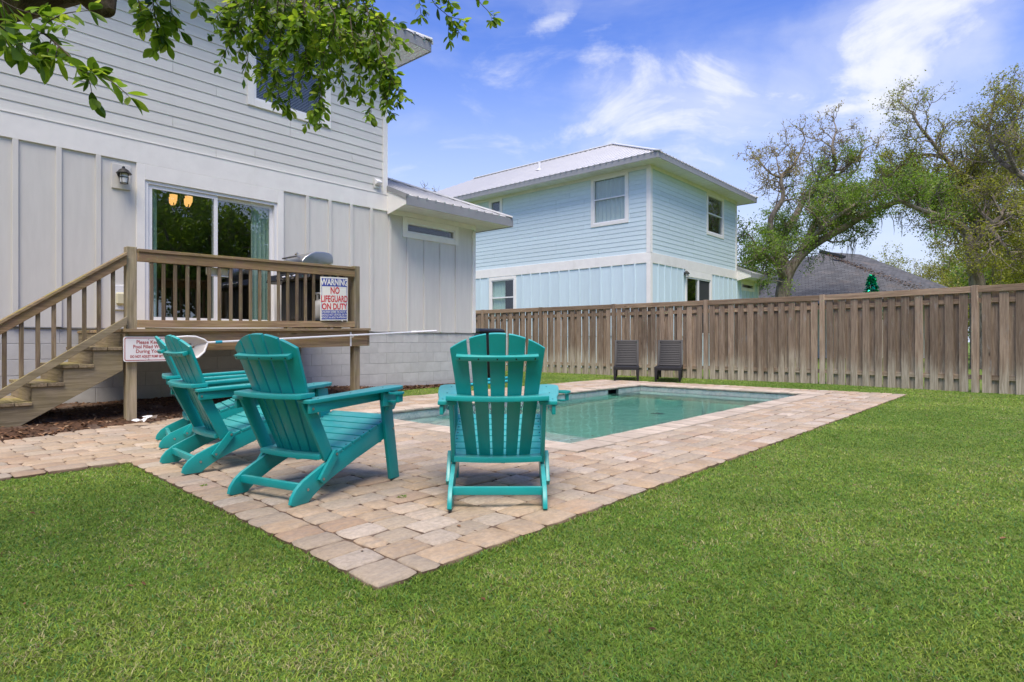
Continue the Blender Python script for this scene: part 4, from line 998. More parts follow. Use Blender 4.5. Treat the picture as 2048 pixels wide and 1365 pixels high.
for k in range(11):
    y = YF + .2 + .13 * k; dbox('baluster', 'deckz', -3.178, -3.144, y - .018, y + .018, 1.1675, 1.8355, .002)
# stairs
RISE, RUN = .185, .268
def step(k): return (-6.255 - RUN * k, .862 - RISE * k)           # right end x, tread top
pl = [(-6.242, .60), (-6.242, .826)]
for k in range(5):
    x, z = step(k); pl += [(x, z - .037), (x - RUN, z - .037)]
pl += [(-7.72, .04), (-7.70, 0.0), (-7.30, 0.0)]
pl[-1] = (-7.27, .0)
fixed = [pl[0], pl[1]]; last = None
for p in pl[2:]:
    if p[1] >= 0: fixed.append(p)
for y0 in (YF, -.82):
    m = MB(); m.prism(fixed, lambda a, b, t_: (a, t_, b), y0, y0 + .04); dk.b(m, 'stringer', 'stringer', bevel=.003)
for k in range(5):
    x, z = step(k)
    for j in range(2):
        m = MB(); a = x - RUN - .015 + j * .145; m.box(a, a + .139, YF - .02, -.76, z - .036, z); dk.b(m, 'tread', 'decky', bevel=.004)
    m = MB(); m.box(x - .0, x + .02, YF + .045, -.825, z + .001, z + RISE - .04); dk.b(m, 'riser', 'decky')
def slope(x, z0): return z0 + .727 * (x + 6.215)
X0, X1 = -6.21, -7.85
m = MB(); m.prism([(X0, slope(X0, 1.93)), (X0, slope(X0, 1.895)), (X1, slope(X1, 1.895)), (X1, slope(X1, 1.93))], lambda a, b, t_: (a, t_, b), YF - .045, YF + .095); dk.b(m, 'handrail', 'deckx', bevel=.003)
m = MB(); m.prism([(X0, slope(X0, 1.894)), (X0, slope(X0, 1.79)), (X1, slope(X1, 1.79)), (X1, slope(X1, 1.894))], lambda a, b, t_: (a, t_, b), YF - .025, YF + .013); dk.b(m, 'rail', 'deckx', bevel=.003)
m = MB(); sl2 = lambda x, z0: z0 + .69 * (x + 6.215); m.prism([(X0, sl2(X0, 1.205)), (X0, sl2(X0, 1.115)), (X1 + .3, sl2(X1 + .3, 1.115)), (X1 + .3, sl2(X1 + .3, 1.205))], lambda a, b, t_: (a, t_, b), YF - .04, YF - .003); dk.b(m, 'bottom_rail', 'stringer', bevel=.003)
for k in range(11):
    x = -6.336 - .1345 * k
    if x < X1 + .35: break
    m = MB(); m.prism([(x - .018, sl2(x - .018, 1.12)), (x + .018, sl2(x + .018, 1.12)), (x + .018, slope(x + .018, 1.80)), (x - .018, slope(x - .018, 1.80))], lambda a, b, t_: (a, t_, b), YF - .002, YF + .03); dk.b(m, 'baluster', 'deckz', bevel=.002)
m = MB(); m.box(-7.95, -7.85, YF, YF + .105, -.05, 1.0); dk.b(m, 'post', 'post', bevel=.004)

# signs
ws = HThing('warning_sign', -3.572, YF - .03, 'blue, cream and red warning sign about no lifeguard on deck railing', 'sign', oz=1.54)
def wplace(o): return lambda x, z: (x, -.028 - o + .05 * (x / .22) ** 2 * .35, z + .035 * (x))
def wpoly(x0, x1, z0, z1, o, th=None):
    m = MB(); n = 8; vs = []; f = wplace(o); fs = []
    for i in range(n + 1):
        x = x0 + (x1 - x0) * i / n; vs += [f(x, z0), f(x, z1)]
    fs = [(2 * i, 2 * i + 2, 2 * i + 3, 2 * i + 1) for i in range(n)]
    if th:
        k = len(vs); vs += [(a, b + th, c) for a, b, c in vs]; fs += [tuple(k + j for j in reversed(q)) for q in fs]
        ring_ = [2 * i for i in range(n + 1)] + [2 * i + 1 for i in range(n, -1, -1)]; fs += [(ring_[i], ring_[(i + 1) % len(ring_)], k + ring_[(i + 1) % len(ring_)], k + ring_[i]) for i in range(len(ring_))]
    m.add(vs, fs); return m
bw = wpoly(-.225, .225, -.312, .312, 0, .004).build('board', 'signwhite', ws.e)
wpoly(-.208, .208, .178, .292, .0012).build('blue_band', 'signblue', ws.e); wpoly(-.208, .208, -.297, -.165, .0012).build('blue_band', 'signblue', ws.e)
for x0, x1 in ((-.208, -.202), (.202, .208)): wpoly(x0, x1, -.166, .179, .0012).build('border_line', 'signblue', ws.e)
text_obj('WARNING', 'signwhite', ws.e, 'lettering', .125, 0, .235, wplace(.0024), sx=.72, bold=.004)
for tx, z, sz, sx in (('NO', .115, .135, .72), ('LIFEGUARD', -.005, .128, .66), ('ON DUTY', -.115, .122, .74)): text_obj(tx, 'signred', ws.e, 'lettering', sz, 0, z, wplace(.0024), sx=sx, bold=.003)
for tx, z, sx in (('CHILDREN UNDER THE AGE OF 14', -.190, .66), ('SHOULD NOT USE POOL OR SPA', -.230, .68), ('WITHOUT AN ADULT IN ATTENDANCE', -.270, .60)): text_obj(tx, 'signwhite', ws.e, 'lettering', .041, 0, z, wplace(.0024), sx=sx, bold=.0006)
ps = HThing('pool_sign', -6.0, YF - .05, 'white sign with red border and red lettering beside the stairs', 'sign', oz=.838)
def rrect(w, h, r_, n=5):
    out = []
    for cx, cz, a0 in ((w - r_, h - r_, 0), (-w + r_, h - r_, 90), (-w + r_, -h + r_, 180), (w - r_, -h + r_, 270)):
        for k in range(n + 1): a = R(a0 + 90 * k / n); out.append((cx + r_ * math.cos(a), cz + r_ * math.sin(a)))
    return out
m = MB(); m.prism(rrect(.255, .142, .025), lambda a, b, t_: (a, t_, b), -.004, 0); m.build('board', 'signwhite2', ps.e)
o_, i_ = rrect(.243, .130, .02), rrect(.236, .123, .016); m = MB(); n = len(o_); m.add([(a, -.0055, b) for a, b in o_] + [(a, -.0055, b) for a, b in i_], [(k, (k + 1) % n, n + (k + 1) % n, n + k) for k in range(n)]); m.build('border_line', 'signred2', ps.e)
pf = lambda x, z: (x, -.0055, z)
for tx, x, z, sz, sx in (('Please Keep', .0, .078, .056, .92), ('Pool Filled With', .0, .026, .056, .86), ('During Your', .0, -.026, .056, .92)): text_obj(tx, 'signred2', ps.e, 'lettering', sz, x - .0, z, pf, sx=sx, bold=.0009)
text_obj('DO NOT ADJUST PUMP SETTINGS', 'signred2', ps.e, 'lettering', .04, .02, -.085, pf, sx=.68, bold=.0013)
m = MB(); m.lathe([(.006, 0), (.006, .004)], 8); 
for z in (.11, -.115): m2 = MB(); m2.tube([(0, -.006, z), (0, -.009, z)], .005, 8); m2.build('screw', 'bolt', ps.e)

# skimmer net on the deck rim
nt_ = HThing('pool_skimmer_net', -4.4, YF - .09, 'white pool skimmer net on a long pole hung along the deck', 'pool net', oz=.95)
off = (-(-4.4), -(YF - .09), -.95); Yp = YF - .09
def nb(mb, name, mat, **k): return mb.build(name, mat, nt_.e, loc=off, **k)
pz = lambda x: .912 + (x + 5.332) * .0507
m = MB(); m.tube([(-5.20, Yp, pz(-5.2)), (-2.1, Yp, pz(-2.1))], .0145, 10); nb(m, 'pole', 'alu', smooth=True)
m = MB(); m.tube([(-2.15, Yp, pz(-2.15)), (-1.667, Yp, pz(-1.667))], .0175, 10); nb(m, 'pole_grip', 'white', smooth=True)
m = MB(); m.tube([(-2.2, Yp, pz(-2.2)), (-2.1, Yp, pz(-2.1))], .022, 10); nb(m, 'clamp', 'white', smooth=True)
m = MB(); m.tube([(-5.27, Yp, pz(-5.27)), (-5.19, Yp, pz(-5.19))], .019, 10); nb(m, 'collar', 'polebl', smooth=True)
m = MB(); m.tube([(-5.36, Yp, pz(-5.36)), (-5.26, Yp, pz(-5.26))], .013, 10); nb(m, 'ferrule', 'white', smooth=True)
loop = [(-5.36, .912), (-5.40, .945), (-5.50, .982), (-5.60, .985), (-5.72, .975), (-5.76, .90), (-5.74, .82), (-5.66, .745), (-5.56, .712), (-5.47, .735), (-5.40, .80), (-5.375, .87)]
m = MB(); m.tube([(x, Yp, z) for x, z in loop] + [(loop[0][0], Yp, loop[0][1])], .012, 8); nb(m, 'hoop', 'white', smooth=True)
m = MB(); cx, cz = -5.57, .85; vs = []; n = len(loop)
for k, s_ in enumerate((1, .8, .55, .3)):
    vs += [(cx + (x - cx) * s_, Yp + .055 * (1 - s_ ** 2) + .012 * math.sin(i * 2.1 + k), cz + (z - cz) * s_) for i, (x, z) in enumerate(loop)]
fs = [(k * n + i, k * n + (i + 1) % n, (k + 1) * n + (i + 1) % n, (k + 1) * n + i) for k in range(3) for i in range(n)] + [tuple(3 * n + i for i in range(n))]
m.add(vs, fs); nb(m, 'net', 'net', smooth=True)
for x in (-3.30, -4.6):
    m = MB(); z = pz(x); m.tube([(x, YF - .045, z + .03), (x, YF - .07, z - .018), (x, Yp - .01, z - .03), (x, Yp - .03, z - .01), (x, Yp - .035, z + .015)], .006, 6); m.box(x - .012, x + .012, YF - .05, YF - .042, z - .16 if x > -4 else z - .05, z + .05); nb(m, 'hook', 'white', smooth=True)

# cream box behind the railing
cb = HThing('cream_box', -5.18, YF + .06, 'small cream plastic box mounted behind the deck balusters', 'box', oz=1.74)
m = MB(); m.box(-.125, .125, -.02, .05, .02, .11); m.build('case', 'cream', cb.e, bevel=.008, seg=2); m = MB(); m.box(-.128, .128, -.024, -.0, .0, .019); m.build('base_lip', 'white', cb.e, bevel=.003)

# gas grill, facing the stairs
gr = HThing('gas_grill', -3.45, -.9, 'stainless lidded gas grill with black cabinet standing on the deck', 'grill', oz=1.14)
G = lambda mb, name, mat, **k: mb.build(name, mat, gr.e, **k)
gx0, gx1, gy0, gy1 = -.25, .25, -.32, .32
m = MB(); m.box(gx0, gx1, gy0, gy1, .10, .70); G(m, 'cabinet', 'blackmetal', bevel=.01)
m = MB(); m.box(gx0 - .012, gx0 - .002, gy0 + .02, -.005, .13, .68); m.build('cabinet_door', 'blackmetal', gr.e, bevel=.004); m = MB(); m.box(gx0 - .012, gx0 - .002, .005, gy1 - .02, .13, .68); m.build('cabinet_door', 'blackmetal', gr.e, bevel=.004)
m = MB(); m.box(gx0 - .02, gx1 + .02, gy0 - .03, gy1 + .03, .80, .93); G(m, 'firebox', 'blackmetal', bevel=.015, seg=2)
m = MB(); m.prism([(gx0 - .09, .72), (gx0 - .05, .82), (gx0, .84), (gx1, .84), (gx1, .70), (gx0, .70)], lambda a, b, t_: (a, t_, b), gy0 - .33, gy1 + .33); G(m, 'control_panel', 'black', bevel=.008)
for k in range(4):
    y = -.24 + .16 * k; m = MB(); m.tube([(gx0 - .07, y, .77), (gx0 - .115, y, .755)], [.026, .022], 12); G(m, 'knob', 'steel', smooth=True)
lid = [(gx0 - .015, .935), (gx0 - .015, 1.0), (gx0 + .03, 1.055), (gx0 + .13, 1.125), (gx0 + .22, 1.158), (gx0 + .33, 1.165), (gx0 + .44, 1.16), (gx1 - .01, 1.135), (gx1 + .012, 1.09), (gx1 + .015, 1.0), (gx1 - .06, .985), (gx1 - .16, .96), (gx1 - .24, .935)]
m = MB(); m.prism(lid, lambda a, b, t_: (a, t_, b), gy0 - .02, gy1 + .02); G(m, 'lid', 'steel', bevel=.012, seg=3, smooth=True)
m = MB(); m.box(gx1 - .28, gx1 + .005, gy0 - .015, gy1 + .015, .93, .985); G(m, 'lid_rear', 'black', bevel=.01)
m = MB(); m.tube([(gx0 - .03, -.22, 1.075), (gx0 - .03, .22, 1.075)], .013, 10); 
for y in (-.2, .2): m.tube([(gx0 - .03, y, 1.075), (gx0 + .03, y, 1.065)], .009, 8)
G(m, 'lid_handle', 'steel', smooth=True)
m = MB(); m.tube([(gx0 + .09, 0, 1.13), (gx0 + .075, 0, 1.15)], .03, 14); G(m, 'thermometer', 'steel', smooth=True)
for sx in (gx0 + .03, gx1 - .05):
    for sy in (gy0 + .02, gy1 - .06): m = MB(); m.box(sx, sx + .04, sy, sy + .04, -.075, .10); G(m, 'leg', 'black')
m = MB(); m.box(gx0, gx1, gy0 - .28, gy1, .07, .10); G(m, 'base_tray', 'blackmetal')
for sx in (gx0 + .06, gx1 - .06): m = MB(); m.tube([(sx, gy0 - .27, -.005), (sx, gy0 - .23, -.005)], .062, 14); G(m, 'wheel', 'black', smooth=True)
pt = HThing('propane_tank', -3.5, -1.40, 'grey white propane tank standing beside the grill behind the railing', 'gas tank', oz=1.20)
m = MB(); m.lathe([(.0, .03), (.085, .03), (.118, .07), (.122, .13), (.122, .24), (.112, .30), (.07, .345), (.03, .36), (0, .362)], 20); m.build('shell', 'tank', pt.e, smooth=True)
m = MB(); m.lathe([(.085, .0), (.09, .0), (.09, .05), (.085, .05)], 18); m.build('foot_ring', 'tank', pt.e, smooth=True)
m = MB()
for a in (.3, 1.7, 3.4, 5.0): m.box(.07 * math.cos(a) - .012, .07 * math.cos(a) + .012, .07 * math.sin(a) - .012, .07 * math.sin(a) + .012, .33, .44)
m.lathe([(.06, .43), (.085, .43), (.085, .46), (.06, .46)], 16); m.build('collar', 'tank', pt.e, bevel=.003)
m = MB(); m.tube([(0, 0, .36), (0, 0, .43)], .022, 10); m.tube([(0, 0, .40), (.06, .05, .42), (.10, .18, .48), (.05, .30, .55)], .009, 6); m.build('valve_hose', 'black', pt.e, smooth=True)

# ================================================================== LANTERNS, CHANDELIER
def lantern(name, P0, label):
    e = empty(name, P0, THETA, label, 'wall lamp', 'black wall lanterns')
    m = MB(); m.tube([(0, -.002, .03), (0, -.02, .03)], .055, 14); m.build('backplate', 'blackmetal', e, smooth=True)
    m = MB(); m.tube([(0, -.02, .07), (0, -.07, .12), (0, -.11, .10)], .012, 8); m.build('arm', 'blackmetal', e, smooth=True)
    m = MB(); m.lathe([(.0, .125), (.012, .12), (.014, .095), (.03, .09), (.06, .07), (.075, .045), (.095, .025), (.092, .018), (.05, .022), (0, .022)], 16, (0, -.11, 0)); m.build('hood', 'blackmetal', e, smooth=True)
    m = MB(); m.lathe([(.0, .02), (.046, .02), (.05, -.05), (.042, -.105), (0, -.105)], 14, (0, -.11, 0)); m.build('glass', 'lampglass', e, smooth=True)
    for z, r_ in ((-.03, .055), (-.108, .048)):
        m = MB(); pts = [(r_ * math.cos(a * .5236), -.11 + r_ * math.sin(a * .5236), z) for a in range(13)]; m.tube(pts, .005, 6, False); m.build('cage_ring', 'blackmetal', e, smooth=True)
    for k in range(4):
        a = .785 + k * 1.5708; m = MB(); m.tube([(.056 * math.cos(a), -.11 + .056 * math.sin(a), .02), (.057 * math.cos(a), -.11 + .057 * math.sin(a), -.05), (.048 * math.cos(a), -.11 + .048 * math.sin(a), -.108)], .004, 6); m.build('cage_bar', 'blackmetal', e, smooth=True)
    return e
lantern('wall_lantern', HL(-5.745, -.03, 3.20), 'black caged wall lantern on grey wall left of the sliding door')
lx = Vector((BO[0] + 2.40 * UX, BO[1] + 2.40 * UY, 3.25)) + Vector((UY, -UX, 0)) * .01
lantern('wall_lantern', lx, 'black wall lantern on the blue house beside its door')
ch = empty('chandelier', HL(-4.46, 1.4, 3.22), THETA, 'lit chandelier with glowing shades seen through the sliding door', 'chandelier')
m = MB(); m.tube([(0, 0, -.05), (0, 0, .33)], .012, 8); m.build('stem', 'blackmetal', ch)
for k in range(4):
    a = k * 1.5708 + .5; c, s_ = math.cos(a), math.sin(a)
    m = MB(); m.tube([(0, 0, -.02), (.08 * c, .08 * s_, -.06), (.15 * c, .15 * s_, -.02), (.16 * c, .16 * s_, .02)], .008, 6); m.build('arm', 'blackmetal', ch, smooth=True)
    m = MB(); m.lathe([(.03, .02), (.055, .06), (.06, .15), (.056, .15), (.05, .06), (.026, .024)], 12, (.16 * c, .16 * s_, 0)); m.build('shade', 'bulb', ch, smooth=True)

# ================================================================== ADIRONDACK CHAIRS
def make_chair():
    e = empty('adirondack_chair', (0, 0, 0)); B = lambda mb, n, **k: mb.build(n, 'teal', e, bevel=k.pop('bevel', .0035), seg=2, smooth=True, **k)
    side = [(-.022, .012), (-.012, .05), (.02, .092), (.07, .128), (.14, .160), (.26, .212), (.5, .300), (.82, .402), (.845, .372), (.84, .30), (.5, .188), (.30, .112), (.20, .066), (.14, .028), (.105, .0), (.0, .0)]
    for s_ in (-1, 1):
        x = s_ * .262; m = MB(); m.prism(side, lambda a, b, t_: (t_, a, b), x - .0125, x + .0125); B(m, 'side_rail')
        leg = [(.795, .0), (.885, .0), (.795, .59), (.700, .59)]; m = MB(); m.prism(leg, lambda a, b, t_: (t_, a, b), s_ * .2765, s_ * .3015); B(m, 'front_leg')
        # arm
        arm = [(.235, .06), (.235, .70), (.250, .80), (.285, .845), (.335, .855), (.378, .83), (.398, .78), (.392, .64), (.372, .42), (.345, .22), (.335, .06)]
        m = MB(); m.prism([(s_ * a, b) for a, b in arm], lambda a, b, t_: (a, b, t_ + .05 * (b - .06)), .570, .592); am = B(m, 'armrest', bevel=.005)
        m = MB(); m.prism([(.07, .515), (.07, .569), (.70, .60), (.70, .545)], lambda a, b, t_: (t_, a, b), s_ * .304, s_ * .326); B(m, 'arm_support')
        m = MB(); m.prism([(.66, .47), (.66, .612), (.80, .612), (.80, .53), (.76, .475)], lambda a, b, t_: (t_, a, b), s_ * .3025, s_ * .322) if False else m.prism([(.71, .47), (.705, .601), (.815, .606), (.81, .53), (.78, .475)], lambda a, b, t_: (t_, a, b), s_ * .3265, s_ * .345); B(m, 'arm_bracket')
        m = MB(); m.beam((s_ * .262, .095, .592), (s_ * .262, .268, .232), .022, .078, (0, .39, .92)); B(m, 'back_upright')
        m = MB(); m.beam((s_ * .289, .31, .262), (s_ * .289, .185, .105), .022, .05, (0, -.8, .6)); B(m, 'folding_brace')
        for y, z in ((.30, .25), (.195, .12), (.10, .075)):
            m = MB(); xb = s_ * (.300 if y > .15 else .2745); m.tube([(xb, y, z), (xb + s_ * .004, y, z)], .008, 10); m.build('bolt', 'bolt', e)
        for y, z in ((.83, .34), (.10, .542)):
            m = MB(); xb = s_ * (.3015 if y > .5 else .3265); m.tube([(xb, y - .01, z), (xb + s_ * .004, y - .01, z)], .008, 10); m.build('bolt', 'bolt', e)
    m = MB(); m.box(-.249, .249, .055, .085, .068, .112); B(m, 'stretcher')
    m = MB(); m.box(-.249, .249, .74, .762, .25, .345); B(m, 'front_apron')
    for k in range(7):
        s0 = .305 + k * .0785; y0, y1 = s0, s0 + .069; zf = lambda y: .228 + (y - .30) * .331
        m = MB(); m.prism([(y0, zf(y0)), (y1, zf(y1)), (y1, zf(y1) + .02), (y0, zf(y0) + .02)], lambda a, b, t_: (t_, a, b), -.278, .278); B(m, 'seat_slat', bevel=.005)
    # back slats: fan, slightly dished
    b = Vector((0, -.388, .921)); n = Vector((0, .921, .388)); o0 = Vector((0, .268, .235))
    bw_, tw_ = .0635, .0935; gb, gt = .0135, .015
    for k in range(5):
        j = k - 2; cb, ct = j * (bw_ + gb), j * (tw_ + gt); ctop = lambda x: .795 - 1.30 * x * x - .6 * abs(x) ** 3
        pts = [(cb - bw_ / 2, -.02), (cb + bw_ / 2, -.02)]; tp = [ct + tw_ / 2 - tw_ * i / 6 for i in range(7)]
        pts += [(x, ctop(x)) for x in tp]
        dish = lambda x: .42 * x * x
        m = MB(); m.prism(pts, lambda a, c, t_: tuple(o0 + Vector((a, 0, 0)) + b * c + n * (t_ + dish(a))), 0, .02); B(m, 'back_slat', bevel=.004)
    def rail(c, w, h, dth, name, hb=0, flat=False):
        m = MB(); N_ = 10; vs = []; yv = Vector((0, -1, 0)) if flat else -n; uv = Vector((0, 0, 1)) if flat else b
        for i in range(N_ + 1):
            x = -w / 2 + w * i / N_; base = o0 + b * c + n * (.42 * x * x) + Vector((x, 0, 0)); inn = base - n * .001
            out_ = o0 + b * c + n * (.20 * x * x) + Vector((x, 0, 0)) + yv * dth
            vs += [inn - uv * h / 2, out_ - uv * h / 2, out_ + uv * h / 2, inn + uv * h / 2]
        fs = [(0, 1, 2, 3), (4 * N_ + 3, 4 * N_ + 2, 4 * N_ + 1, 4 * N_)] + [(4 * i + q, 4 * i + 4 + q, 4 * i + 4 + (q + 1) % 4, 4 * i + (q + 1) % 4) for i in range(N_) for q in range(4)]
        m.add(vs, fs); return B(m, name)
    rail(.655, .455, .028, .028, 'upper_rail'); rail(.400, .575, .026, .092, 'arm_rail', flat=True); rail(.0, .512, .03, .078, 'lower_rail', flat=True)
    m = MB(); m.tube([(0, 0, -.002), (0, 0, .0012)], .0048, 8); so_ = m.build('screw', 'black', None); sme = so_.data; bpy.data.objects.remove(so_)
    for k in range(7):
        y = .305 + k * .0785 + .034; z = .228 + (y - .30) * .331 + .0205
        for s_ in (-1, 1): inst('screw', sme, e, (s_ * .262, y, z), (R(18.3), 0, 0))
    for s_ in (-1, 1):
        for y in (.075, .105): inst('screw', sme, e, (s_ * (.262 - .0), y, .6168), (0, 0, 0))
        for y in (.14, .40, .70): inst('screw', sme, e, (s_ * .314, y, .592 + .05 * (y - .06) + .0005))
    for j in range(-2, 3):
        x = j * .104; p = o0 + b * .655 + n * (.20 * x * x) + Vector((x, 0, 0)) - n * .0282; inst('screw', sme, e, p, (R(90 + 23), 0, 0))
    # bottle-opener bolt and cup holder on the right arm
    p = o0 + b * .66 + n * -.001 + Vector((.178, 0, 0)); m = MB(); m.tube([p, p - n * .004], .010, 12); m.build('bolt', 'bolt', e)
    m = MB(); N_ = 20; c0 = Vector((.425, .70, .585)); vs = []
    for r_, z in ((.040, 0), (.052, 0), (.052, .014), (.040, .014)): vs += [(c0.x + r_ * math.cos(2 * math.pi * i / N_), c0.y + r_ * math.sin(2 * math.pi * i / N_), c0.z + z) for i in range(N_)]
    m.add(vs, [(q * N_ + i, q * N_ + (i + 1) % N_, ((q + 1) % 4) * N_ + (i + 1) % N_, ((q + 1) % 4) * N_ + i) for q in range(4) for i in range(N_)]); ck = B(m, 'cup_holder', bevel=.002)
    m = MB(); m.box(.3455, .372, .64, .76, .505, .594); m.build('mount', 'teal', ck, bevel=.003)
    m = MB(); m.lathe([(.0, 0), (.03, 0), (.03, .012), (0, .012)], 14, (.42, .70, .53)); m.box(.372, .40, .68, .72, .53, .542); m.build('cup_base', 'teal', ck, bevel=.002)
    m = MB(); m.box(.438, .462, .675, .725, .535, .584); m.build('strut', 'teal', ck, bevel=.003)
    return e
def face(o, bl, brr):                                    # stand a chair on its two rear feet
    bl, brr = Vector(bl), Vector(brr); d = (brr - bl).normalized(); mid = (bl + brr) / 2; o.location = (mid.x, mid.y, .002); o.rotation_euler = (0, 0, math.atan2(d.y, d.x))
chair = make_chair()
CH = [((-.350, 3.345), (.190, 3.350), 'teal slatted garden chair facing the pool, backrest square to the viewer'),
      ((-1.69, 3.67), (-1.23, 3.418), 'teal garden chair with cup holder, nearest of the three left chairs'),
      ((-2.634, 4.61), (-2.288, 4.256), 'teal garden chair in the middle of the left group of three'),
      ((-3.32, 5.72), (-3.03, 5.27), 'teal garden chair farthest back, mostly hidden behind its neighbour by the deck')]
for i, (a, b_, lb) in enumerate(CH):
    c = chair if i == 0 else copy_tree(chair); face(c, a, b_); tag(c, lb, 'garden chair', 'teal garden chairs on the paving')

# ================================================================== LOUNGERS
def make_lounger():
    e = empty('pool_lounger', (0, 0, 0)); B = lambda mb, n, p=e, **k: mb.build(n, 'charcoal', p, bevel=.006, seg=2, smooth=True, **k)
    W = .30                                             # y forward to the foot end at 0
    m = MB(); m.box(-W, W, -.07, 0, .255, .33); B(m, 'foot_rail')
    for s_ in (-1, 1): m = MB(); m.box(s_ * W, s_ * (W - .06), -1.75, -.071, .265, .33); B(m, 'side_rail')
    m = MB(); m.box(-W, W, -1.82, -1.751, .265, .33); B(m, 'head_rail')
    for k in range(11): m = MB(); y = -.1 - .09 * k; m.box(-W + .061, W - .061, y - .078, y, .285, .318); B(m, 'seat_slat')
    for y in (-.035, -.80, -1.74):
        for s_ in (-1, 1):
            m = MB(); x = s_ * (W - .035); a, c = .034, .022
            m.add([(x - c, y - c, 0), (x + c, y - c, 0), (x + c, y + c, 0), (x - c, y + c, 0), (x - a, y - a, .262), (x + a, y - a, .262), (x + a, y + a, .262), (x - a, y + a, .262)], [(0, 3, 2, 1), (4, 5, 6, 7), (0, 1, 5, 4), (1, 2, 6, 5), (2, 3, 7, 6), (3, 0, 4, 7)]); B(m, 'leg')
    ang = R(62); d = Vector((0, -math.cos(ang), math.sin(ang))); nn = Vector((0, math.sin(ang), math.cos(ang))); o0 = Vector((0, -1.1, .325)); L_ = .70
    def pl_(x0, x1, t0, t1, h0, h1):
        m = MB(); vs = [tuple(o0 + Vector((x, 0, 0)) + d * t_ + nn * h) for h in (h0, h1) for x, t_ in ((x0, t0), (x1, t0), (x1, t1), (x0, t1))]
        m.add(vs, [(0, 3, 2, 1), (4, 5, 6, 7), (0, 1, 5, 4), (1, 2, 6, 5), (2, 3, 7, 6), (3, 0, 4, 7)]); return m
    bk = B(pl_(-.285, .285, 0, L_, -.022, -.004), 'backrest')
    for x0, x1, t0, t1 in ((-.30, -.25, -.005, L_ + .005), (.25, .30, -.005, L_ + .005), (-.25, .25, -.005, .05), (-.25, .25, L_ - .05, L_ + .005)): B(pl_(x0, x1, t0, t1, -.028, .022), 'back_frame', bk)
    for k in range(12): t0 = .065 + k * .049; B(pl_(-.235, .235, t0, t0 + .040, -.0035, .010), 'back_slat', bk)
    return e
lg = make_lounger()
lg.location = (2.66, 14.20, 0.0); lg.rotation_euler = (0, 0, R(169)); tag(lg, 'dark grey plastic pool lounger by the fence, left of the pair', 'lounger', 'dark loungers by the fence')
l2 = copy_tree(lg); l2.location = (3.55, 13.92, 0.0); l2.rotation_euler = (0, 0, R(163)); tag(l2, 'dark grey plastic pool lounger by the fence, right of the pair', 'lounger')

# ================================================================== SMALL THINGS
bn = empty('trash_bin', (-.62, 15.6, -.05), R(20), 'black lidded bin by the house corner behind the front chair', 'bin')
m = MB(); m.add([(-.26, -.28, .06), (.26, -.28, .06), (.26, .28, .06), (-.26, .28, .06), (-.31, -.35, 1.18), (.31, -.35, 1.18), (.31, .35, 1.18), (-.31, .35, 1.18)], [(0, 3, 2, 1), (4, 5, 6, 7), (0, 1, 5, 4), (1, 2, 6, 5), (2, 3, 7, 6), (3, 0, 4, 7)]); m.build('body', 'black', bn, bevel=.03, seg=2, smooth=True)
m = MB(); m.prism([(-.38, 1.19), (-.38, 1.24), (-.2, 1.29), (.3, 1.31), (.37, 1.27), (.37, 1.19)], lambda a, b, t_: (t_, a, b), -.335, .335); m.build('lid', 'black', bn, bevel=.012, seg=2, smooth=True)
for s_ in (-1, 1): m = MB(); m.tube([(s_ * .25, .30, .12), (s_ * .31, .30, .12)], .12, 16); m.build('wheel', 'black', bn, smooth=True)
m = MB(); m.tube([(-.24, .40, 1.2), (.24, .40, 1.2)], .018, 8); m.build('handle', 'black', bn, smooth=True)
for k, (a, b_, lb) in enumerate((((-1.25, 12.55, .0), (.02, 14.25, .0), 'teal foam pool noodle on the grass by the house wall'), ((-.62, 13.45, .07), (-.06, 14.45, .06), 'teal foam pool noodle, upper of the two behind the front chair'))):
    a = Vector(a); b_ = Vector(b_); e = empty('pool_noodle', a, 0, lb, 'pool noodle', 'teal pool noodles'); m = MB(); m.tube([(0, 0, .0), (b_ - a) * .5 + Vector((.03, 0, .0)), b_ - a], .035, 12); m.build('foam', 'foamteal', e, smooth=True)
bb = empty('bodyboard', (-.86, 13.75, -.05), R(-25), 'blue bodyboard leaning near the bin behind the front chair', 'bodyboard')
m = MB(); poly = rrect(.23, .30, .1); m.prism(poly, lambda a, b, t_: (a, t_ + .3 * b, b + .31), -.02, .02); m.build('deck', 'boardblue', bb, bevel=.008, seg=2, smooth=True)
m = MB(); m.prism([(-.15, .02), (.02, .10), (.17, .05), (.05, -.02)], lambda a, b, t_: (a, -.0225 + .3 * b, b + .45), -.002, .0); m.build('white_stripe', 'white', bb); m = MB(); m.prism([(-.1, -.2), (.14, -.08), (.16, -.12), (-.06, -.24)], lambda a, b, t_: (a, -.0225 + .3 * b, b + .31), -.002, .0); m.build('black_stripe', 'black', bb)
def tuft(loc, n, h, label):
    m = MB()
    for _ in range(n):
        a = random.uniform(0, 6.28); l = random.uniform(.4, 1) * h; d = Vector((math.cos(a), math.sin(a), 0)); s_ = Vector((-d.y, d.x, 0)) * .003; b0 = d * random.uniform(0, .015)
        m.add([b0 - s_, b0 + s_, b0 + d * l * .7 + s_ * .8 + Vector((0, 0, l * .5)), b0 + d * l * 1.1 + Vector((0, 0, l * .55))], [(0, 1, 2, 3)])
    o = m.build('weed_tuft', 'leaf_green', None, loc=loc); tag(o, label, 'weed'); return o
tuft((-.655, 3.625, -.004), 60, .028, 'small green weed growing between pavers left of the front chair')
tuft((-1.985, 3.93, -.004), 22, .022, 'tiny weed growing at the paving edge beside the lawn')
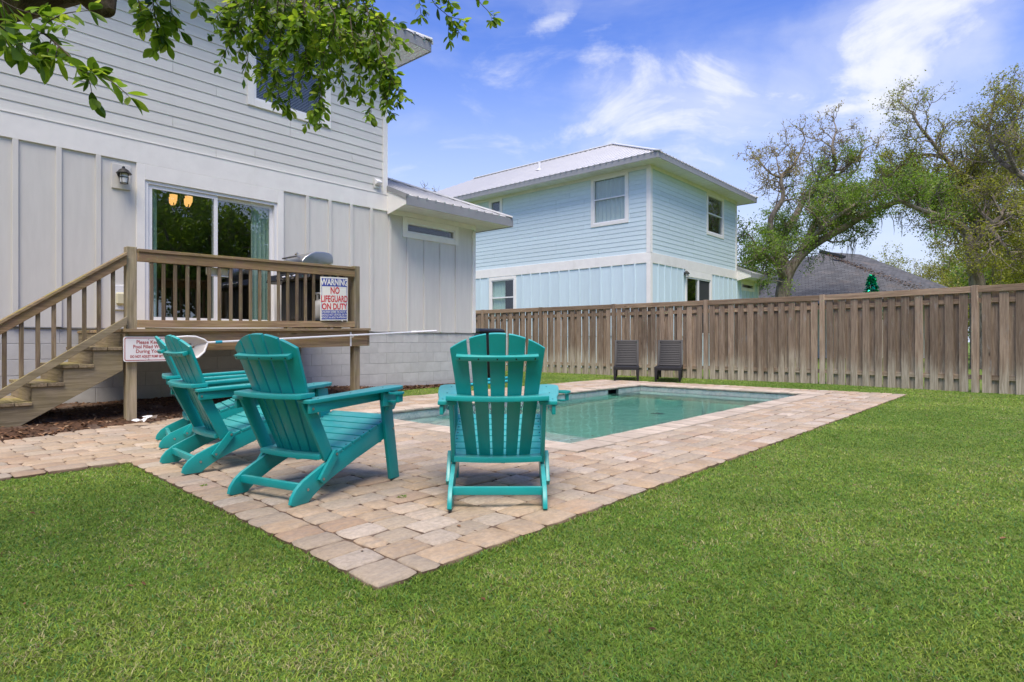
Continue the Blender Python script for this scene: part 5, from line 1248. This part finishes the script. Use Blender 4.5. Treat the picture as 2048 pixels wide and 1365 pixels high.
for k, (px, py, lb) in enumerate(((278, 838, 'crumpled white paper scrap in the mulch right of the deck post'), (300, 832, 'second smaller white scrap lying in the mulch under the deck'))):
    Z = 1220 * (.93 - .07) / (py - 681); m = MB(); vs = []
    for i in range(5):
        for j in range(4): vs.append(((i - 2) * .03 + random.uniform(-.01, .01), (j - 1.5) * .03, random.uniform(0, .04)))
    m.add(vs, [(i * 4 + j, i * 4 + 4 + j, i * 4 + 5 + j, i * 4 + 1 + j) for i in range(4) for j in range(3)]); o = m.build('paper_scrap', 'paper', None, loc=((px - 1024) / 1220 * Z, Z, .045), rot=(0, 0, k)); tag(o, lb, 'litter')
yp = at(646, 800, 8.6); m = MB(); m.lathe([(.0, -.035), (.02, -.03), (.034, -.01), (.034, .01), (.02, .03), (0, .034)], 12); o = m.build('fallen_fruit', 'yellow', None, loc=(yp.x, yp.y, .10), smooth=True); tag(o, 'small yellow fallen fruit in the mulch by the right deck post', 'fruit')
# foil tree behind the fence
tt = empty('tinsel_tree', (8.55, 14.5, -.05), 0, 'shiny green foil tinsel tree poking above the fence top', 'decoration')
m = MB(); m.tube([(0, 0, 0), (0, 0, 2.4)], .02, 8); m.build('pole', 'twig', tt)
m = MB()
for k in range(760):
    f = random.random(); z = 1.5 + 1.02 * f; r_ = .26 * (1 - f) ** .75 + .05; a = random.uniform(0, 6.28); c = Vector((math.cos(a) * r_ * random.uniform(.5, 1), math.sin(a) * r_ * random.uniform(.5, 1), z)); leaf_bit(m, c, random.uniform(.03, .06), 1.0)
m.build('foil', 'tinsel', tt, stuff=True)

# ================================================================== TREES
def leaf_mesh(name, cen, size, mat, parent, aspect=.5, seed=0, droop=0.0, kind=True, flat=0.0):
    """many separate small pointed leaves, one face pair each"""
    rng = np.random.default_rng(seed); n = len(cen); cen = np.asarray(cen)
    d = rng.normal(size=(n, 3)); d[:, 2] -= droop; d /= np.linalg.norm(d, axis=1)[:, None]
    r_ = rng.normal(size=(n, 3)); r_[:, 2] += flat; e = np.cross(d, r_); e /= np.linalg.norm(e, axis=1)[:, None]; k = np.cross(d, e)
    s = (size * rng.uniform(.6, 1.25, n))[:, None]; V = np.empty((n, 4, 3))
    V[:, 0] = cen - d * s * .5; V[:, 1] = cen + d * s * .12 + e * s * aspect * .5 + k * s * .1; V[:, 2] = cen + d * s * .5; V[:, 3] = cen + d * s * .12 - e * s * aspect * .5 + k * s * .1
    me = bpy.data.meshes.new(name); me.vertices.add(n * 4); me.vertices.foreach_set('co', V.reshape(-1).astype(np.float32))
    me.loops.add(n * 4); me.loops.foreach_set('vertex_index', np.arange(n * 4, dtype=np.int32)); me.polygons.add(n)
    me.polygons.foreach_set('loop_start', (np.arange(n) * 4).astype(np.int32)); me.polygons.foreach_set('loop_total', np.full(n, 4, np.int32)); me.update(calc_edges=True)
    a = me.attributes.new('piece', 'FLOAT', 'FACE'); a.data.foreach_set('value', rng.random(n).astype(np.float32)); me.materials.append(MAT[mat])
    o = bpy.data.objects.new(name, me); COL.objects.link(o); o.parent = parent
    if kind: o['kind'] = 'stuff'
    return o
def smooth_pts(pts, n=4):
    out = []; P = [pts[0]] + list(pts) + [pts[-1]]
    for i in range(1, len(P) - 2):
        a, b, c, d = P[i - 1], P[i], P[i + 1], P[i + 2]
        for k in range(n):
            t = k / n; out.append(.5 * ((2 * b) + (c - a) * t + (2 * a - 5 * b + 4 * c - d) * t * t + (3 * b - a - 3 * c + d) * t ** 3))
    out.append(pts[-1]); return out
class Tree:
    def __init__(s, name, base, label, seed, group=None):
        s.base = Vector(base); s.e = empty(name, base, 0, label, 'tree', group); s.rg = random.Random(seed); s.br = MB(); s.tw = MB(); s.leaves = {}; s.seed = seed
    def limb(s, pts, r0, r1, leaf=('leaf_green', 10, .9), n1=7, L1=2.2, start=.25, up=.3, lv=3, sides=9, jitter=.0, twig=1.0):
        pts = [Vector(p) - s.base for p in pts]; sp = smooth_pts(pts, 4); m = len(sp)
        if jitter: sp = [p + Vector([s.rg.gauss(0, jitter) for _ in range(3)]) if 0 < i < m - 1 else p for i, p in enumerate(sp)]
        rad = [r0 + (r1 - r0) * (i / (m - 1)) ** .62 for i in range(m)]; s.br.tube(sp, rad, sides)
        for k in range(n1):
            t = start + (1 - start) * (k + s.rg.random()) / n1; i = min(int(t * (m - 1)), m - 2); p = sp[i].lerp(sp[i + 1], t * (m - 1) - i); tan = (sp[i + 1] - sp[i]).normalized()
            s.branch(p, tan, L1 * (1.15 - .5 * t) * s.rg.uniform(.7, 1.2), rad[i] * .55, lv, leaf, up, twig)
        s.branch(sp[-1], (sp[-1] - sp[-2]).normalized(), L1 * .8, r1, lv, leaf, up, twig, True)
    def branch(s, p, tan, L, r, lv, leaf, up, twig, cont=False):
        rg = s.rg; rv = Vector([rg.gauss(0, 1) for _ in range(3)]); d = (tan * (1.2 if cont else .5) + (rv - tan * rv.dot(tan)).normalized() * (.35 if cont else .9) + Vector((0, 0, up * rg.uniform(.3, 1.3)))).normalized()
        n = 6 if lv >= 2 else 4; pts = [p]; q = p
        for i in range(n):
            d = (d + Vector([rg.gauss(0, .28) for _ in range(3)]) + Vector((0, 0, up * .12))).normalized(); q = q + d * L / n; pts.append(q)
        r = max(min(r, .02 + .022 * L), .007) ; mb = s.br if lv >= 2 else s.tw
        mb.tube(pts, [r * (1 - .75 * i / n) for i in range(n + 1)], 5 if lv >= 2 else 3, False)
        if lv > 1:
            nb_ = {3: 6, 2: 5}.get(lv, 5)
            for k in range(nb_):
                i = rg.randint(1, n - 1); s.branch(pts[i].lerp(pts[i + 1], rg.random()), (pts[i + 1] - pts[i]).normalized(), L * rg.uniform(.4, .62), r * .5, lv - 1, leaf, up, twig)
            s.branch(pts[-1], (pts[-1] - pts[-2]).normalized(), L * .45, r * .4, lv - 1, leaf, up, twig, True)
        else:
            mat, cnt, sp_ = leaf; c = cnt if isinstance(cnt, int) else (int(cnt) + (rg.random() < cnt % 1))
            lst = s.leaves.setdefault(mat, [])
            for _ in range(c):
                t = rg.random(); i = min(int(t * n), n - 1); lst.append(tuple(pts[i].lerp(pts[i + 1], t * n - i) + Vector([rg.gauss(0, .1 * sp_) for _ in range(3)])))
    def done(s, size, aspect=.55, droop=.1):
        s.br.build('trunk', 'bark', s.e, smooth=True)
        if s.tw.v: s.tw.build('twigs', 'bark', s.e, stuff=True)
        for k, (mat, c) in enumerate(s.leaves.items()): leaf_mesh('crown', c, size, mat, s.e, aspect, s.seed * 7 + k, droop)
        print(s.e.name, 'leaves', {k: len(v) for k, v in s.leaves.items()})
def hang(t, p, n, L, seed):                              # strands of hanging moss under a limb
    rg = random.Random(seed); m = MB()
    for _ in range(n):
        a = Vector(p) - t.base + Vector((rg.gauss(0, .28), rg.gauss(0, .25), rg.gauss(0, .08))); l = L * rg.uniform(.35, 1); pts = [a]
        for k in range(5): pts.append(pts[-1] + Vector((rg.gauss(0, .03), rg.gauss(0, .03), -l / 5)))
        m.tube(pts, [.006, .014, .015, .012, .008, .002], 4, False)
    return m.build('hanging_moss', 'moss', t.e, stuff=True)

# leaning oak behind the blue house
Z = 27.0; dz = lambda p, d: Vector((p.x * (1 + d / Z), p.y + d, CAMH + (p.z - CAMH) * (1 + d / Z)))
A = lambda x, y, d=0: at(x, y, Z + d)
b0 = A(1562, 650); t1 = Tree('leaning_oak_tree', (b0.x, b0.y, -.05), 'leaning oak with bare twisted upper branches, left of the two big trees', 21)
gr_, bud = ('leaf_green', 14, 1.2), ('leaf_bud', 2.2, .7)
t1.limb([Vector((b0.x - .1, b0.y, -.1)), A(1565, 590), A(1575, 548), A(1603, 508), A(1645, 478), A(1700, 448, -.5), A(1755, 415, -1), A(1815, 400, -1.2)], .42, .07, gr_, 12, 1.7, .45, .45)
t1.limb([A(1600, 510), A(1632, 440, .5), A(1650, 395, .8), A(1700, 352, 1)], .20, .06, ('leaf_green', 12, 1.2), 9, 1.7, .3, .3)
t1.limb([A(1578, 545), A(1560, 490, .8), A(1592, 430, 1.2), A(1612, 392, 1.5), A(1648, 358, 1.5), A(1672, 330, 1.2), A(1664, 295, 1), A(1672, 262, 1)], .26, .04, bud, 13, 1.6, .42, .3)
t1.limb([A(1568, 560), A(1548, 495, -.5), A(1541, 440, -.8), A(1566, 395, -1), A(1562, 355, -1), A(1585, 330, -1), A(1600, 305, -1)], .20, .04, bud, 13, 1.4, .4, .3)
t1.limb([A(1612, 392, 1.5), A(1640, 375, 2), A(1690, 338, 2.2), A(1722, 305, 2)], .10, .035, bud, 9, 1.4, .2, .25)
t1.limb([A(1575, 560), A(1545, 520, -1), A(1518, 500, -1.4)], .15, .05, ('leaf_green', 15, 1.3), 9, 1.5, .2, .1)
t1.limb([A(1575, 550), A(1560, 510, 1), A(1550, 470, 1.4)], .15, .05, ('leaf_green', 15, 1.3), 9, 1.6, .2, .1)
t1.limb([A(1562, 355, -1), A(1540, 345, -1.2), A(1522, 325, -1.2)], .06, .03, bud, 6, 1.1, .2, .25)
t1.limb([A(1600, 500), A(1650, 450, -1), A(1700, 415, -1.4), A(1745, 385, -1.2)], .15, .05, gr_, 11, 1.7, .2, .3)
t1.limb([A(1615, 480), A(1645, 455, 1), A(1690, 440, 1.6), A(1740, 420, 2)], .13, .05, gr_, 10, 1.5, .2, .35)
t1.done(.095); hang(t1, A(1700, 470, -.5), 16, 1.2, 1); hang(t1, A(1650, 500, -.2), 8, .8, 2)

# big oak on the right
Z2 = 21.0; A2 = lambda x, y, d=0: at(x, y, Z2 + d)
b0 = A2(1962, 640); t2 = Tree('spreading_oak_tree', (b0.x, b0.y, -.05), 'large spreading oak with olive yellow foliage at the right edge', 22)
ol, olb = ('leaf_olive', 15, 1.2), ('leaf_olive', 5, .9)
t2.limb([Vector((b0.x, b0.y, -.1)), A2(1955, 580), A2(1948, 535), A2(1940, 490), A2(1925, 455), A2(1880, 432, -.5), A2(1840, 418, -1), A2(1795, 398, -1.3)], .33, .05, ('leaf_green', 13, 1.1), 11, 1.4, .45, .3)
t2.limb([A2(1948, 520), A2(1950, 450, .4), A2(1945, 400, .8), A2(1925, 355, 1), A2(1890, 315, 1.2), A2(1862, 280, 1.2), A2(1838, 250, 1), A2(1825, 222, 1)], .19, .03, olb, 15, 1.4, .3, .25)
t2.limb([A2(1948, 500), A2(1980, 455, -.5), A2(2010, 430, -.8), A2(2060, 420, -1)], .19, .06, ol, 12, 1.8, .2, .15)
t2.limb([A2(1890, 315, 1.2), A2(1850, 308, 1.5), A2(1808, 325, 1.6), A2(1785, 345, 1.6)], .08, .03, olb, 9, 1.1, .15, .2)
t2.limb([A2(1945, 400, .8), A2(1890, 385, 1.4), A2(1850, 372, 1.8), A2(1800, 350, 2)], .11, .03, ('leaf_olive', 12, 1.1), 11, 1.4, .15, .2)
t2.limb([A2(2080, 380, -.5), A2(2035, 345, -.4), A2(1995, 315, 0), A2(1978, 270, .2), A2(1982, 230, .3), A2(1990, 195, .3)], .12, .03, olb, 15, 1.2, .2, .3)
t2.limb([A2(2035, 345, -.4), A2(2010, 285, -.8), A2(2030, 240, -1), A2(2045, 205, -1)], .08, .03, olb, 12, 1.2, .15, .25)
t2.limb([A2(1948, 470), A2(1985, 400, 1.5), A2(2020, 350, 2), A2(2060, 310, 2)], .15, .04, ('leaf_olive', 13, 1.1), 14, 1.6, .2, .2)
t2.limb([A2(1925, 355, 1), A2(1950, 320, 2), A2(1965, 290, 2.5)], .08, .03, olb, 10, 1.3, .15, .2)
t2.limb([A2(1950, 540), A2(1990, 510, 1), A2(2030, 505, 1.5), A2(2070, 500, 2)], .15, .05, ol, 12, 1.6, .2, .1)
t2.limb([A2(1945, 480), A2(1905, 450, 1.8), A2(1860, 425, 2.4)], .12, .04, ol, 11, 1.4, .2, .25)
t2.limb([A2(1945, 440), A2(1905, 415, 2.2), A2(1860, 395, 3)], .12, .04, ol, 11, 1.4, .2, .25)
t2.limb([A2(1980, 455, -.5), A2(2000, 480, -1.2), A2(2030, 520, -1.6)], .10, .04, ol, 10, 1.4, .1, .0)
t2.limb([A2(1948, 450), A2(1975, 400, 2), A2(2000, 370, 3)], .12, .04, ol, 12, 1.5, .2, .2)
t2.done(.078); hang(t2, A2(1812, 418, -1.1), 10, .9, 4)

def bushy(name, base, h, rad, label, seed, mat, n1=10, cnt=12, size=.14, leaf_sp=1.4, group=None):
    t = Tree(name, base, label, seed, group); b = Vector(base); rg = random.Random(seed)
    t.limb([b, b + Vector((.1, 0, h * .25)), b + Vector((rg.uniform(-.3, .3), 0, h * .5)), b + Vector((rg.uniform(-.5, .5), 0, h * .75))], .16 + h * .02, .06, (mat, cnt, leaf_sp), n1, rad, .2, .25)
    for k in range(5):
        a = k * 1.2566 + rg.random(); d = Vector((math.cos(a), math.sin(a), 0)); t.limb([b + Vector((0, 0, h * .22)), b + d * rad * .4 + Vector((0, 0, h * .4)), b + d * rad * .8 + Vector((0, 0, h * .5 + rg.random() * h * .2))], .12, .05, (mat, cnt, leaf_sp), 6, rad * .75, .25, .25)
    t.done(size); return t
for k, (px, Z_, h, rad, mat, lb) in enumerate(((1880, 46, 8.6, 3.8, 'leaf_olive', 'low yellow green tree behind the grey shingle roof'), (1990, 38, 5.0, 3.0, 'leaf_olive', 'bushy olive tree behind the trunk of the big oak'), (2060, 30, 6.0, 3.2, 'leaf_green', 'bushy green tree cut by the right edge of the view'),
        (1530, 40, 5.5, 2.8, 'leaf_dark', 'dark green tree between the blue house and the leaning oak'), (1800, 52, 6.4, 3.2, 'leaf_olive', 'pale green distant tree above the right slope of the shingle roof'))):
    X = (px - 1024) / 1220 * Z_; bushy('bushy_tree', (X, Z_, -.05), h, rad, lb, 40 + k, mat)
t = Tree('bare_tree', (-4.6, 34, -.05), 'distant bare topped tree peeking over the grey porch roof', 55); Z_ = 34
for pts in ([(795, 700), (800, 480), (815, 425), (838, 395)], [(800, 480), (790, 425), (788, 385)], [(815, 440), (850, 410), (870, 400)]): t.limb([at(x, y, Z_) for x, y in pts], .2, .04, ('leaf_bud', .5, .8), 7, 1.0, .5, .2, 2)
t.done(.12)
# trees beyond the right side of the yard, mirrored in the door glass
for k, (x, y, h, rad) in enumerate(((15.5, 2.2, 7.8, 3.3), (17.5, -2.8, 10.5, 4.0), (14.0, -7.0, 9.0, 3.6), (19.5, 6.2, 9.0, 3.6))):
    bushy('offscreen_oak_tree', (x, y, -.05), h, rad, ['green oak outside the right edge, mirrored in the door glass', 'tall oak right of the viewer, mirrored in the left door pane', 'oak behind the viewer on the right, outside the frame', 'small oak outside the frame past the right end of the fence'][k], 60 + k, 'leaf_green', 9, 13, .2, 1.8)

for k, (x, y, h, rad, lb) in enumerate(((-10.5, -6.5, 8.0, 3.4, 'unseen oak added behind the viewer on the left to block low sky light'), (-3.5, -12.5, 8.5, 3.6, 'unseen tall oak added straight behind the viewer to block low sky light'), (4.5, -11.5, 7.5, 3.4, 'unseen oak added behind the viewer, right of the tall one, to block low sky light'))):  # unseen oaks added to dim the low sky behind the camera
    bushy('offscreen_oak_tree', (x, y, -.05), h, rad, lb, 70 + k, 'leaf_green', 9, 13, .2, 1.8)

# ================================================================== NEAR OAK: limb and hanging sprays
no = empty('overhanging_oak', (-4.1, .7, -.05), 0, 'near oak whose limb and leafy twigs hang into the top of the view', 'tree'); nob = Vector((-4.1, .7, -.05))
m = MB(); W = lambda *p: Vector(p) - nob
m.tube(smooth_pts([W(-4.1, .7, -.1), W(-4.05, .75, .8), W(-4.0, .8, 1.6), W(-4.1, .9, 2.6), W(-4.3, .9, 4.2)], 4), [.36 - .01 * k for k in range(17)], 14)
limb_pts = smooth_pts([W(-4.0, .8, 1.7), W(-3.2, 1.6, 2.04), W(-2.5, 2.15, 2.16), W(-1.95, 2.4, 2.33), W(-1.62, 2.6, 2.58), W(-1.25, 2.85, 2.88), W(-.7, 3.1, 3.2), W(.1, 3.2, 3.4)], 5)
nl = len(limb_pts); rg = random.Random(5)
vs_r = [(.17 - .12 * i / nl) * rg.uniform(.92, 1.1) for i in range(nl)]; m.tube(limb_pts, vs_r, 14)
m.tube([W(-1.76, 2.5, 2.42), W(-1.70, 2.52, 2.34), W(-1.67, 2.52, 2.285)], [.09, .07, .03], 10)
m.build('trunk', 'bark_near', no, smooth=True)
rgc = np.random.default_rng(9); cc = []
for k in range(95):
    c0 = np.array([rgc.uniform(-8.5, 2.2), rgc.uniform(-9, -3.2), rgc.uniform(4.2, 8.0)]) - np.array(nob); cc.append(c0 + rgc.normal(size=(170, 3)) * np.array([.75, .75, .38]))
leaf_mesh('crown', np.concatenate(cc), .15, 'leaf_green', no, .5, 5)  # out-of-view crown, shaped to cut sky light from behind the camera
m = MB()
for k in range(9):
    a = rgc.uniform(-1.2, 2.6); e = Vector((-4.2 + 4.2 * math.cos(a - 1), .6 - 3.6 * abs(math.sin(a)) - .5, rgc.uniform(4.5, 7))); p0 = Vector((-4.2, .9, 2.4 + .2 * k)); m.tube(smooth_pts([p0 - nob, p0.lerp(e, .4) - nob + Vector((0, 0, .5)), e - nob], 5), [.13 - .009 * i for i in range(11)], 8)
m.build('limbs', 'bark_near', no, smooth=True)
def leaf_proto(k):
    rg = random.Random(100 + k); n = 6; vs = []; w = rg.uniform(.42, .58); curl = rg.uniform(-.12, .22); roll = rg.uniform(.05, .25)
    for i in range(n + 1):
        f = i / n; wd = w * .5 * math.sin(math.pi * min(1, .06 + f * .97)) ** .75 * (.72 + .5 * f); z = -curl * f * f
        vs += [(f, -wd, z + roll * wd), (f, 0, z), (f, wd, z + roll * wd)]
    m = MB(); m.add(vs, [q for i in range(n) for q in ((3 * i, 3 * i + 3, 3 * i + 4, 3 * i + 1), (3 * i + 1, 3 * i + 4, 3 * i + 5, 3 * i + 2))], 0.0); m.add([(-.12, -.012, .0), (.02, -.012, 0), (.02, .012, 0), (-.12, .012, 0)], [(0, 1, 2, 3)], 0.0)
    o = m.build('leaf', 'leaf_near', None, smooth=True); me = o.data; bpy.data.objects.remove(o); return me
LP = [leaf_proto(k) for k in range(6)]
near_leaves = []                                          # (matrix, proto)
twm = MB()
def spray(pts, size, step=.022, r=.0035, sub=0, subL=.12, seed=0, spread=1.0, dens=1.0):
    rg = random.Random(seed); P = smooth_pts([Vector(p) - nob for p in pts], 5); n = len(P)
    twm.tube(P, [r * (1 - .6 * i / (n - 1)) for i in range(n)], 5, False)
    L_ = sum((P[i + 1] - P[i]).length for i in range(n - 1)); s_ = rg.uniform(0, step); acc = 0; i = 0
    def leaf(p, tan, tip=False):
        rv = Vector([rg.gauss(0, 1) for _ in range(3)]); side = (rv - tan * rv.dot(tan)).normalized(); d = (tan * rg.uniform(.25, .9) * (2 if tip else 1) + side * spread + Vector((0, 0, -.25))).normalized()
        up = Vector((rg.gauss(0, .55), rg.gauss(0, .55), 1)); y = up.cross(d).normalized(); z = d.cross(y); s = size * rg.uniform(.6, 1.2)
        M_ = Matrix(((d.x, y.x, z.x, p.x), (d.y, y.y, z.y, p.y), (d.z, y.z, z.z, p.z), (0, 0, 0, 1))) @ Matrix.Diagonal((s, s, s, 1)); M_.translation = p + d * s * .12
        near_leaves.append((M_, LP[rg.randrange(6)]))
    for i in range(n - 1):
        seg = (P[i + 1] - P[i]); l = seg.length; tan = seg.normalized()
        while acc + l > s_:
            p = P[i] + tan * (s_ - acc)
            if rg.random() < dens: leaf(p, tan)
            s_ += step * rg.uniform(.6, 1.4)
        acc += l
    for _ in range(4): leaf(P[-1], (P[-1] - P[-2]).normalized(), True)
    for k in range(sub):
        i = rg.randrange(n // 4, n - 1); tan = (P[i + 1] - P[i]).normalized(); rv = Vector([rg.gauss(0, 1) for _ in range(3)]); d = (tan * .8 + (rv - tan * rv.dot(tan)).normalized() * .8 + Vector((0, 0, -.35))).normalized(); q = P[i] + nob; l = subL * rg.uniform(.5, 1.3); pp = [q]
        for _ in range(3): d = (d + Vector((rg.gauss(0, .2), rg.gauss(0, .2), rg.gauss(-.12, .15)))).normalized(); pp.append(pp[-1] + d * l / 3)
        spray(pp, size * .92, step, r * .6, 0, 0, rg.random(), spread, dens)
q = lambda x, y, z: at(x, y, z)
# left spray, closest
spray([q(-60, 40, 2.15), q(20, 54, 2.1), q(72, 58, 2.08), q(110, 84, 2.05), q(145, 118, 2.03), q(162, 140, 2.02), q(190, 148, 2.02)], .066, .020, .0045, 6, .09, 1)
spray([q(72, 58, 2.08), q(125, 28, 2.1), q(178, 20, 2.1)], .068, .045, .003, 0, 0, 2)
spray([q(150, 122, 2.03), q(205, 150, 2.0), q(240, 175, 2.0), q(258, 192, 2.0)], .062, .03, .0025, 0, 0, 3)
spray([q(160, 135, 2.02), q(178, 160, 2.02), q(185, 195, 2.02)], .06, .032, .0022, 0, 0, 4)
spray([q(-40, 20, 1.9), q(10, 60, 1.95), q(45, 90, 1.98), q(75, 112, 2.0)], .07, .024, .003, 3, .08, 5)
spray([q(-30, -20, 2.0), q(30, 15, 2.05), q(80, 30, 2.1)], .07, .022, .003, 3, .1, 6)
# second bunch
spray([q(300, -60, 2.75), q(306, 0, 2.75), q(312, 40, 2.75), q(318, 72, 2.76)], .060, .014, .003, 8, .10, 7); spray([q(270, -60, 2.8), q(275, -10, 2.8), q(285, 30, 2.8)], .06, .018, .003, 4, .08, 8); spray([q(335, -60, 2.8), q(340, -5, 2.8), q(345, 30, 2.8)], .06, .018, .003, 4, .08, 9)
spray([q(380, -60, 2.9), q(392, -10, 2.9), q(398, 2, 2.9)], .055, .02, .003, 2, .05, 10)
# main hanging mass
tips = [((520, -60), (480, 40), (452, 118), 3.0), ((540, -60), (500, 30), (462, 70), 3.05), ((540, -50), (520, 60), (495, 140), 3.1), ((560, -60), (545, 90), (520, 175), 3.0), ((580, -60), (560, 90), (555, 225), 3.05), ((600, -60), (590, 80), (575, 235), 3.1), ((610, -60), (612, 100), (600, 200), 2.95),
        ((630, -60), (632, 120), (635, 262), 3.05), ((640, -60), (648, 120), (648, 240), 2.95), ((660, -60), (680, 90), (690, 210), 3.1), ((680, -60), (705, 80), (720, 190), 3.05), ((690, -50), (730, 110), (742, 250), 3.1), ((700, -50), (745, 90), (772, 235), 3.05), ((710, -40), (760, 110), (800, 205), 3.0), ((690, 40), (735, 118), (792, 165), 3.05),
        ((720, -60), (748, 30), (788, 98), 3.1), ((700, -60), (735, 0), (765, 60), 3.15), ((560, -50), (590, 40), (620, 120), 3.2), ((600, -50), (640, 30), (680, 110), 3.2), ((520, -60), (560, 20), (580, 110), 3.2), ((660, -60), (690, 20), (720, 110), 3.2), ((500, -60), (470, 0), (455, 40), 3.1), ((560, -60), (530, 20), (505, 90), 2.95), ((620, -60), (600, 40), (560, 140), 2.9),
        ((650, -60), (640, 40), (610, 150), 3.25), ((690, -50), (670, 60), (660, 170), 3.2), ((720, -60), (700, 50), (745, 140), 3.2), ((580, -60), (610, 30), (590, 90), 2.9), ((640, -60), (670, 40), (650, 100), 2.9), ((545, -60), (515, 10), (540, 70), 2.95)]
for k, (a, b_, c, z) in enumerate(tips): spray([q(*a, z + .1), q((a[0] + b_[0]) / 2 + random.uniform(-8, 8), (a[1] + b_[1]) / 2, z + .05), q(b_[0], b_[1] - 8, z), q((b_[0] + c[0]) / 2 + random.uniform(-8, 8), (b_[1] + c[1]) / 2 - 12, z), q(c[0], c[1] - 18, z)], .046, .0145, .0032, 8, .10, 20 + k, 1.0, 1.0)
# right wisps against the sky
spray([q(850, -60, 3.1), q(865, 0, 3.1), q(895, 30, 3.1), q(912, 52, 3.1)], .05, .016, .003, 4, .09, 70); spray([q(835, -60, 3.15), q(838, -5, 3.15), q(842, 30, 3.15)], .05, .018, .0025, 3, .07, 71)
spray([q(940, -60, 3.2), q(955, -5, 3.2), q(975, 20, 3.2), q(990, 34, 3.2)], .048, .022, .0025, 1, .06, 72); spray([q(880, -70, 3.1), q(890, -20, 3.1), q(900, 5, 3.1)], .05, .016, .003, 3, .07, 73)
twm.build('twigs', 'twig', no, stuff=True, smooth=True)
near_leaves.sort(key=lambda t: (t[0].translation + nob).length)
for M_, me in near_leaves[:300]:
    o = bpy.data.objects.new('leaf', me); COL.objects.link(o); o.parent = no; o.matrix_local = M_
VS, FS, PC = [], [], []; cache = {me: (np.array([v.co for v in me.vertices]), [tuple(p.vertices) for p in me.polygons]) for me in LP}
for M_, me in near_leaves[300:]:
    v, f = cache[me]; Mn = np.array(M_); b_ = len(VS); VS.extend(map(tuple, v @ Mn[:3, :3].T + Mn[:3, 3])); FS.extend([tuple(b_ + i for i in p) for p in f]); PC.extend([random.random()] * len(f))
m = MB(); m.v, m.f, m.pc = VS, FS, PC; me = bpy.data.meshes.new('foliage'); me.from_pydata(VS, [], FS); a_ = me.attributes.new('piece', 'FLOAT', 'FACE'); a_.data.foreach_set('value', np.array(PC, dtype=np.float32)); me.materials.append(MAT['leaf_near'])
me.polygons.foreach_set('use_smooth', [True] * len(me.polygons)); o = bpy.data.objects.new('foliage', me); COL.objects.link(o); o.parent = no; o['kind'] = 'stuff'
print('near leaves', len(near_leaves), 'objects', len(bpy.data.objects), 'polys', sum(len(o.data.polygons) for o in bpy.data.objects if o.type == 'MESH'))
